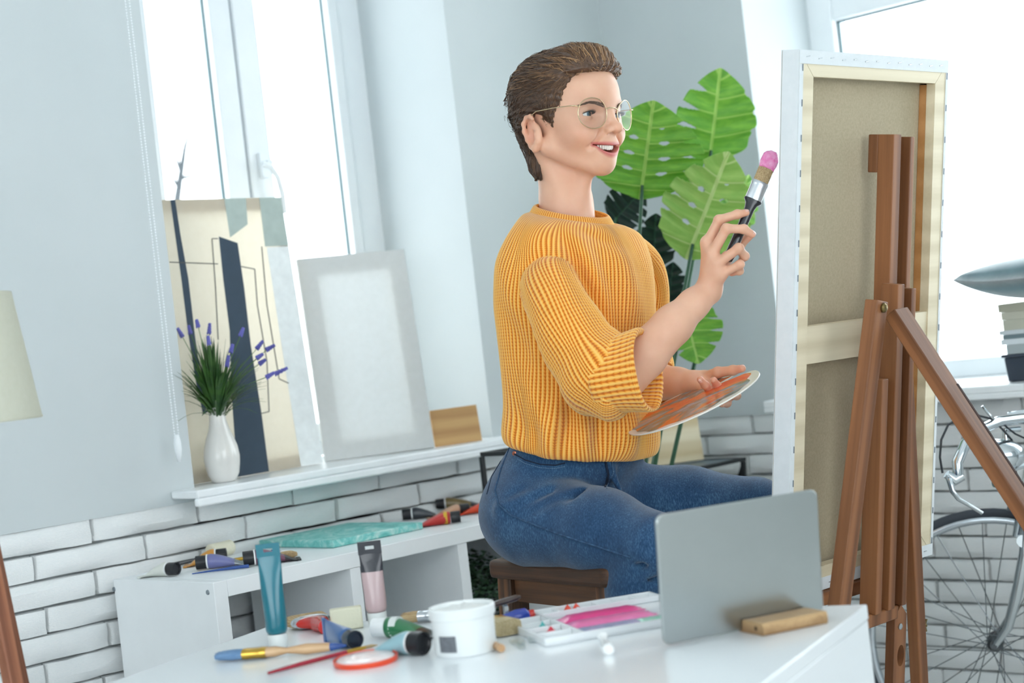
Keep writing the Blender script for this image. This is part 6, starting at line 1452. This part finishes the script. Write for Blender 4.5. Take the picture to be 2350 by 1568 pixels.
TK = [(1012, 1337, .152, .094, .014), (1030, 1337, .166, .106, .018), (1005, 1336, .176, .116, .016), (930, 1337, .174, .114, .008), (850, 1330, .172, .113, .0), (765, 1326, .174, .119, -.004), (685, 1321, .177, .121, -.006), (615, 1322, .176, .112, -.004), (562, 1325, .168, .094, .0), (527, 1326, .148, .082, .006), (506, 1318, .112, .076, .012), (500, 1312, .080, .066, .014)]
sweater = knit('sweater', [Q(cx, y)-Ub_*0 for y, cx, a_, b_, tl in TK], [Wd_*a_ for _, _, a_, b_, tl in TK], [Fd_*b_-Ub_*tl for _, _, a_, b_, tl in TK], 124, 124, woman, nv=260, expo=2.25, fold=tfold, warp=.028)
ck = [(534, 1312, .090, .074), (524, 1311, .0955, .0805), (510, 1311, .0915, .0785), (496, 1312, .0835, .0725), (487, 1312, .0785, .0685), (483, 1312, .0745, .0645), (487, 1312, .0705, .0610), (510, 1311, .0700, .0600)]
knit('collar', [Q(cx, y) for y, cx, a_, b_ in ck], [Wd_*a_+Ub_*.004 for _, _, a_, b_ in ck], [Fd_*b_-Ub_*.0165 for _, _, a_, b_ in ck], 104, 16, sweater, nv=40, amp=.0010)
def ring_axes(cs, rs, upv, sq=1.0):
    cs = [v3(c) for c in cs]; A_, B_ = [], []
    for i in range(len(cs)):
        d_ = nrm(cs[min(i+1, len(cs)-1)]-cs[max(i-1, 0)]); s_ = nrm(np.cross(d_, upv)); w_ = np.cross(s_, d_); A_.append(s_*rs[i]*sq); B_.append(w_*rs[i])
    return cs, A_, B_
def sfold(V, T_, th_):
    s_ = np.sin(th_); w_ = sstep(.45, .8, T_)
    a_ = np.sin(T_*30+1.7*np.cos(th_)+.9*np.sin(2*th_)); return .0120*w_*(np.abs(a_)**.7*np.sign(a_))*(1-.7*sstep(.93, 1, T_))*(.65+.35*np.cos(th_-1.0))+.0045*np.sin(T_*13+2*th_)*(1-w_)*sstep(.05, .2, T_)
sc_, sa_, sb_ = ring_axes([P(1278, 606, 3.19), P(1254, 628, 3.112), P(1256, 655, 3.072), P(1288, 718, 3.03), P(1330, 795, 3.0), P(1374, 858, 2.985), P(1402, 880, 2.98), P(1430, 872, 2.978)], [.034, .048, .056, .060, .063, .071, .069, .052], F)
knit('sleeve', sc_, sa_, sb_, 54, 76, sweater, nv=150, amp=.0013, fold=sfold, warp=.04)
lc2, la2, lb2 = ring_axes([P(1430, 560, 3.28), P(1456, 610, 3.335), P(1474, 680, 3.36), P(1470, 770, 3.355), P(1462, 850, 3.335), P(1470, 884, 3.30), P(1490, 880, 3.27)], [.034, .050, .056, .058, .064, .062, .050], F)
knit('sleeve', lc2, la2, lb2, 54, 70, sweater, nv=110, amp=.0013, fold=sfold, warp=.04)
def cuff(c0, c1, upv, prof, ribs, wob=.0):
    c0, c1 = v3(c0), v3(c1); d_ = nrm(c1-c0); L = np.linalg.norm(c1-c0); s_ = nrm(np.cross(d_, upv)); w_ = nrm(np.cross(s_, d_))
    cf = lambda V, T_, th_: wob*np.sin(3*th_+T_*5)+wob*.6*np.sin(5*th_-T_*9)
    return knit('cuff', [c0+d_*L*x for x, r_ in prof], [s_*r_*.86 for x, r_ in prof], [w_*r_ for x, r_ in prof], ribs, 22, sweater, nv=90, amp=.0015, fold=cf)
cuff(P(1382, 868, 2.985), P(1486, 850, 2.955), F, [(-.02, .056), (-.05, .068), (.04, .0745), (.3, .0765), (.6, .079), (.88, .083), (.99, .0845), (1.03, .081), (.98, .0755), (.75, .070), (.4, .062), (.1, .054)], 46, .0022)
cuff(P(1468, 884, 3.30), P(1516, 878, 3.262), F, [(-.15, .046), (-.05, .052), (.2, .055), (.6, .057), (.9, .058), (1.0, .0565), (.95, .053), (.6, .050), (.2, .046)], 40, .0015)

# ---- jeans
je = SDF()
je.ell(Q(1300, 1105, .02), (.150, .112, .115), 0, ax=AX)
je.ell(P(1208, 1178, 3.17), (.088, .092, .088), .04); je.ell(P(1375, 1150, 3.30), (.075, .085, .080), .04)
je.cap(P(1232, 1190, 3.12), P(1385, 1222, 3.00), .090, .073, .035); je.cap(P(1385, 1222, 3.0), P(1502, 1256, 2.91), .073, .0605, .03)
je.cap(P(1410, 1150, 3.27), P(1580, 1154, 3.30), .080, .066, .03); je.cap(P(1580, 1154, 3.30), P(1738, 1166, 3.33), .066, .058, .03)
je.cap(P(1502, 1258, 2.91), P(1468, 1345, 2.94), .0585, .054, .012); je.cap(P(1468, 1345, 2.94), P(1428, 1560, 3.03), .054, .046, .03)
je.cap(P(1738, 1168, 3.33), P(1700, 1500, 3.42), .056, .046, .02)
je.ell(Q(1330, 1040, .0), (.146, .098, .06), .03, ax=AX)
# creases at hip and knee
for (x0, y0, d0_, x1, y1_, d1_, r_, sb) in ((1165, 1165, 3.03, 1265, 1128, 3.03, .006, True), (1190, 1185, 3.02, 1300, 1128, 2.99, .006, True), (1300, 1135, 2.99, 1440, 1150, 3.05, .010, True), (1145, 1150, 3.06, 1200, 1120, 3.05, .005, True), (1150, 1172, 3.05, 1215, 1150, 3.03, .005, False),
                                   (1468, 1300, 2.87, 1530, 1272, 2.86, .006, True), (1462, 1318, 2.88, 1525, 1300, 2.86, .006, False), (1470, 1330, 2.885, 1530, 1322, 2.87, .005, True), (1400, 1090, 3.10, 1480, 1120, 3.18, .007, True), (1395, 1060, 3.1, 1425, 1130, 3.1, .005, False)):
    a_, b_ = P(x0, y0, d0_), P(x1, y1_, d1_)
    je.cap(a_, b_, r_, r_*.7, .014, sb) if sb else je.cap(a_+F*.02, b_+F*.02, r_*1.6, r_, .02)
seatz = SH+.0015
def je_f(p): return np.maximum(je(p), np.where((p[:, 2] < seatz+.03) & (p[:, 2] > seatz-.16) & (np.abs((p-(s1+ex_st*Ls/2+ey_st*Ds/2))@ex_st) < Ls/2+.01) & (np.abs((p-(s1+ex_st*Ls/2+ey_st*Ds/2))@ey_st) < Ds/2+.01), seatz-p[:, 2], -1))
jlo, jhi = bbox([P(1105, 1170, 3.2), P(1300, 1030, 3.1), P(1300, 1030, 3.3), P(1510, 1260, 2.84), P(1745, 1160, 3.4), P(1425, 1560, 3.03), P(1700, 1500, 3.42)], .09)
jv, jf = nets(je_f, jlo, jhi, .0042)
jm, nt, bb = nodes('blue_denim'); co = coords(nt); tw = nd(nt, 'ShaderNodeTexWave', wave_type='BANDS', bands_direction='DIAGONAL'); tw.inputs['Scale'].default_value = 330; tw.inputs['Distortion'].default_value = 1.2; nt.links.new(co, tw.inputs[0])
f1_ = noise(nt, co, 16, 6, .7); f2_ = noise(nt, coords(nt, None, (500, 500, 160)), 1.0, 3); mxx = nd(nt, 'ShaderNodeMix'); mxx.inputs[0].default_value = .62; nt.links.new(f1_, mxx.inputs[2]); nt.links.new(f2_, mxx.inputs[3])
nt.links.new(ramp(nt, mxx.outputs[0], [(.25, (20, 44, 72)), (.5, (40, 72, 106)), (.75, (80, 118, 150))]), bb.inputs['Base Color']); bb.inputs['Roughness'].default_value = .85; bb.inputs['Sheen Weight'].default_value = .25; bb.inputs['Specular IOR Level'].default_value = .2
bump(nt, bb, tw.outputs['Fac'], .25, .0008, None)
jeans, JV, JF = meshobj('jeans', [(jv, jf)], jm, woman, relax=2)
def on_sdf(f, px, py, d0_=2.7, d1_=3.6):
    ds = np.linspace(d0_, d1_, 900); pts = C0+ds[:, None]*ray(px, py)[None]; v_ = f(pts); i = int(np.argmax(v_ < 0)); return pts[i] if v_[i] < 0 else None
def seam(pts, r_=.0016, m_=None, name='seam', lift=.0006, st=None):
    path = []
    for (x0, y0), (x1, y1_) in zip(pts[:-1], pts[1:]):
        for u in np.linspace(0, 1, 8, endpoint=False): q = on_sdf(je_f, x0+(x1-x0)*u, y0+(y1_-y0)*u); path.append(q)
    path = [q-F*(lift+r_*.7) for q in path if q is not None]
    b = MB(); b.tube(path, r_, 6); build(name, b, m_, jeans, smooth=80)
    if st is not None:
        b = MB()
        for q0_, q1_ in zip(path[:-1], path[1:]):
            n = max(1, int(np.linalg.norm(q1_-q0_)/.0045))
            for k in range(n): a_ = q0_+(q1_-q0_)*(k+.15)/n-F*.0016-YC*st; c_ = q0_+(q1_-q0_)*(k+.8)/n-F*.0016-YC*st; b.tube([a_, c_], .00045, 4)
        build('stitching', b, stitchm, jeans, kind='stuff')
seamd = mat('denim_seam', (58, 92, 126), .85, c2=(30, 56, 86), vs=120); seamk = mat('denim_dark_edge', (20, 36, 58), .9); stitchm = mat('stitch_thread', (120, 150, 176), .8)
seam([(1172, 1022), (1150, 1075), (1136, 1125), (1144, 1158), (1172, 1182), (1230, 1206), (1300, 1232), (1370, 1254), (1420, 1271), (1450, 1281)], .0019, seamd)
seam([(1180, 1042), (1205, 1056), (1240, 1066), (1275, 1068), (1300, 1062)], .0012, seamk, st=.006)
seam([(1388, 1052), (1396, 1090), (1388, 1122)], .0022, seamk); seam([(1404, 1055), (1408, 1090), (1390, 1126)], .0012, seamd, st=-.004)
seam([(1150, 1058), (1128, 1095), (1116, 1140)], .0012, seamk)
rv_ = on_sdf(je_f, 1181, 1041); b = MB(); b.lathe([(.0045, -.001), (.0045, .0012), (.0028, .0018), (.0026, .001), (0, .001)], rv_-F*.0005, 16, ax=nrm(-F*.8-XC*.5)); build('rivet', b, mat('copper_rivet', (190, 120, 96), .3, 1), jeans, smooth=50)

# ---- brush in her right hand, palette in the left
bt, be = PH(1773, 352, 3.052), PH(1669, 600, 3.026); bx_ = nrm(be-bt); Lb = np.linalg.norm(be-bt); by_ = nrm(np.cross(bx_, F)); bz_ = np.cross(bx_, by_)
t = thing('paint_brush', 'flat brush tipped with pink paint held in the raised right hand', 'brush', (bt+be)/2)
mmx = Lb/269
def bring(u, w, h_, n=18, e=2.4):
    c_ = bt+bx_*u*mmx; return [c_+by_*w*mmx*math.copysign(abs(math.cos(2*PI*j/n))**(2/e), math.cos(2*PI*j/n))+bz_*h_*mmx*math.copysign(abs(math.sin(2*PI*j/n))**(2/e), math.sin(2*PI*j/n)) for j in range(n)]
pinkp = mat('wet_pink_paint', (236, 110, 178), .2, c2=(246, 170, 212), vs=90, bmp=.9, bs=90, bd=.005, coat=.6)
b = MB(); b.loft([bring(22, 16, 6), bring(40, 17.5, 7), bring(60, 17.5, 7.5), bring(78, 17, 8)]); build('bristles', b, br_tan, t, smooth=60)
b = MB(); rg = random.Random(2)
rings = []
for u, w, h_ in ((-4, 6, 3), (0, 13, 6), (6, 18, 8.5), (16, 19.5, 9.5), (26, 19.5, 9.5), (34, 18.5, 8.6), (38, 17.8, 7.0)):
    r_ = bring(u, w, h_); rings.append([p+by_*rg.uniform(-.0012, .0012)+bz_*rg.uniform(-.0010, .0010)+bx_*rg.uniform(-.002, .002)*(1 if u > 20 else .5) for p in r_])
b.loft(rings); build('pink_paint', b, pinkp, t, smooth=70)
b = MB(); b.loft([bring(72, 19, 9), bring(75, 20, 9.6), bring(80, 20, 9.6), bring(82, 19, 9), bring(88, 19.5, 9.4), bring(91, 19, 9), bring(118, 19.5, 9.5), bring(121, 18, 9)]); build('ferrule', b, ferr_s, t, smooth=50)
b = MB(); b.loft([bring(116, 20.5, 10), bring(120, 21, 10), bring(128, 14, 10), bring(140, 11.5, 10), bring(175, 11, 10.5), bring(220, 11.5, 10.5), bring(255, 12, 10), bring(266, 10, 8), bring(269, 5, 4)]); build('handle', b, handle_blk, t, smooth=60)
pc = PH(1592, 924, 3.10); pe1 = nrm(XC*.90+YC*.425-F*.0); pe2 = nrm(F*.975+(-XC*.425+YC*.905)*.155); pe2 = nrm(pe2-pe1*(pe2@pe1)); pn = np.cross(pe1, pe2); pn = pn if pn@YC > 0 else -pn
t = thing('paint_palette', 'oval white plastic palette smeared with orange, red and grey paint', 'palette', pc); ra_, rb_ = 165*3.1/FPX, .105
po = []
for k in range(72):
    a_ = 2*PI*k/72; x, y = ra_*math.cos(a_), rb_*math.sin(a_); g_ = math.exp(-((a_-PI*.14)/.10)**2)+0; x -= g_*.075; y -= g_*.030*0; po.append((x, y))
palm, nt, bb = nodes('palette_plastic'); bb.inputs['Base Color'].default_value = (*lin((232, 230, 222)), 1); bb.inputs['Roughness'].default_value = .25
b = MB(); b.prism(po, pc-pn*.0015, pe1, pe2, pn*.003); build('plate', b, palm, t, bevel=.0008)
pm, nt, bb = nodes('smeared_paint'); co = coords(nt, 'lc', (5.5, 13, 1)); n1 = noise(nt, co, 1.0, 5, .6, .5)
nt.links.new(ramp(nt, n1, [(.28, (190, 40, 50)), (.36, (222, 84, 40)), (.45, (228, 122, 60)), (.5, (126, 122, 104)), (.56, (150, 160, 176)), (.62, (214, 140, 80)), (.68, (206, 52, 48)), (.76, (228, 214, 196))]), bb.inputs['Base Color']); bb.inputs['Roughness'].default_value = .22; bb.inputs['Coat Weight'].default_value = .4; bump(nt, bb, noise(nt, co, 2.2, 6), .5, .004)
pi_ = []
for k in range(72):
    a_ = 2*PI*k/72; w_ = .90+.03*math.sin(7*a_)+.025*math.sin(13*a_+1); x, y = po[k]; pi_.append((x*w_-.004, y*w_))
b = MB(); b.prism(pi_, pc+pn*.0016, pe1, pe2, pn*.0008); build('paint_layer', b, pm, t)
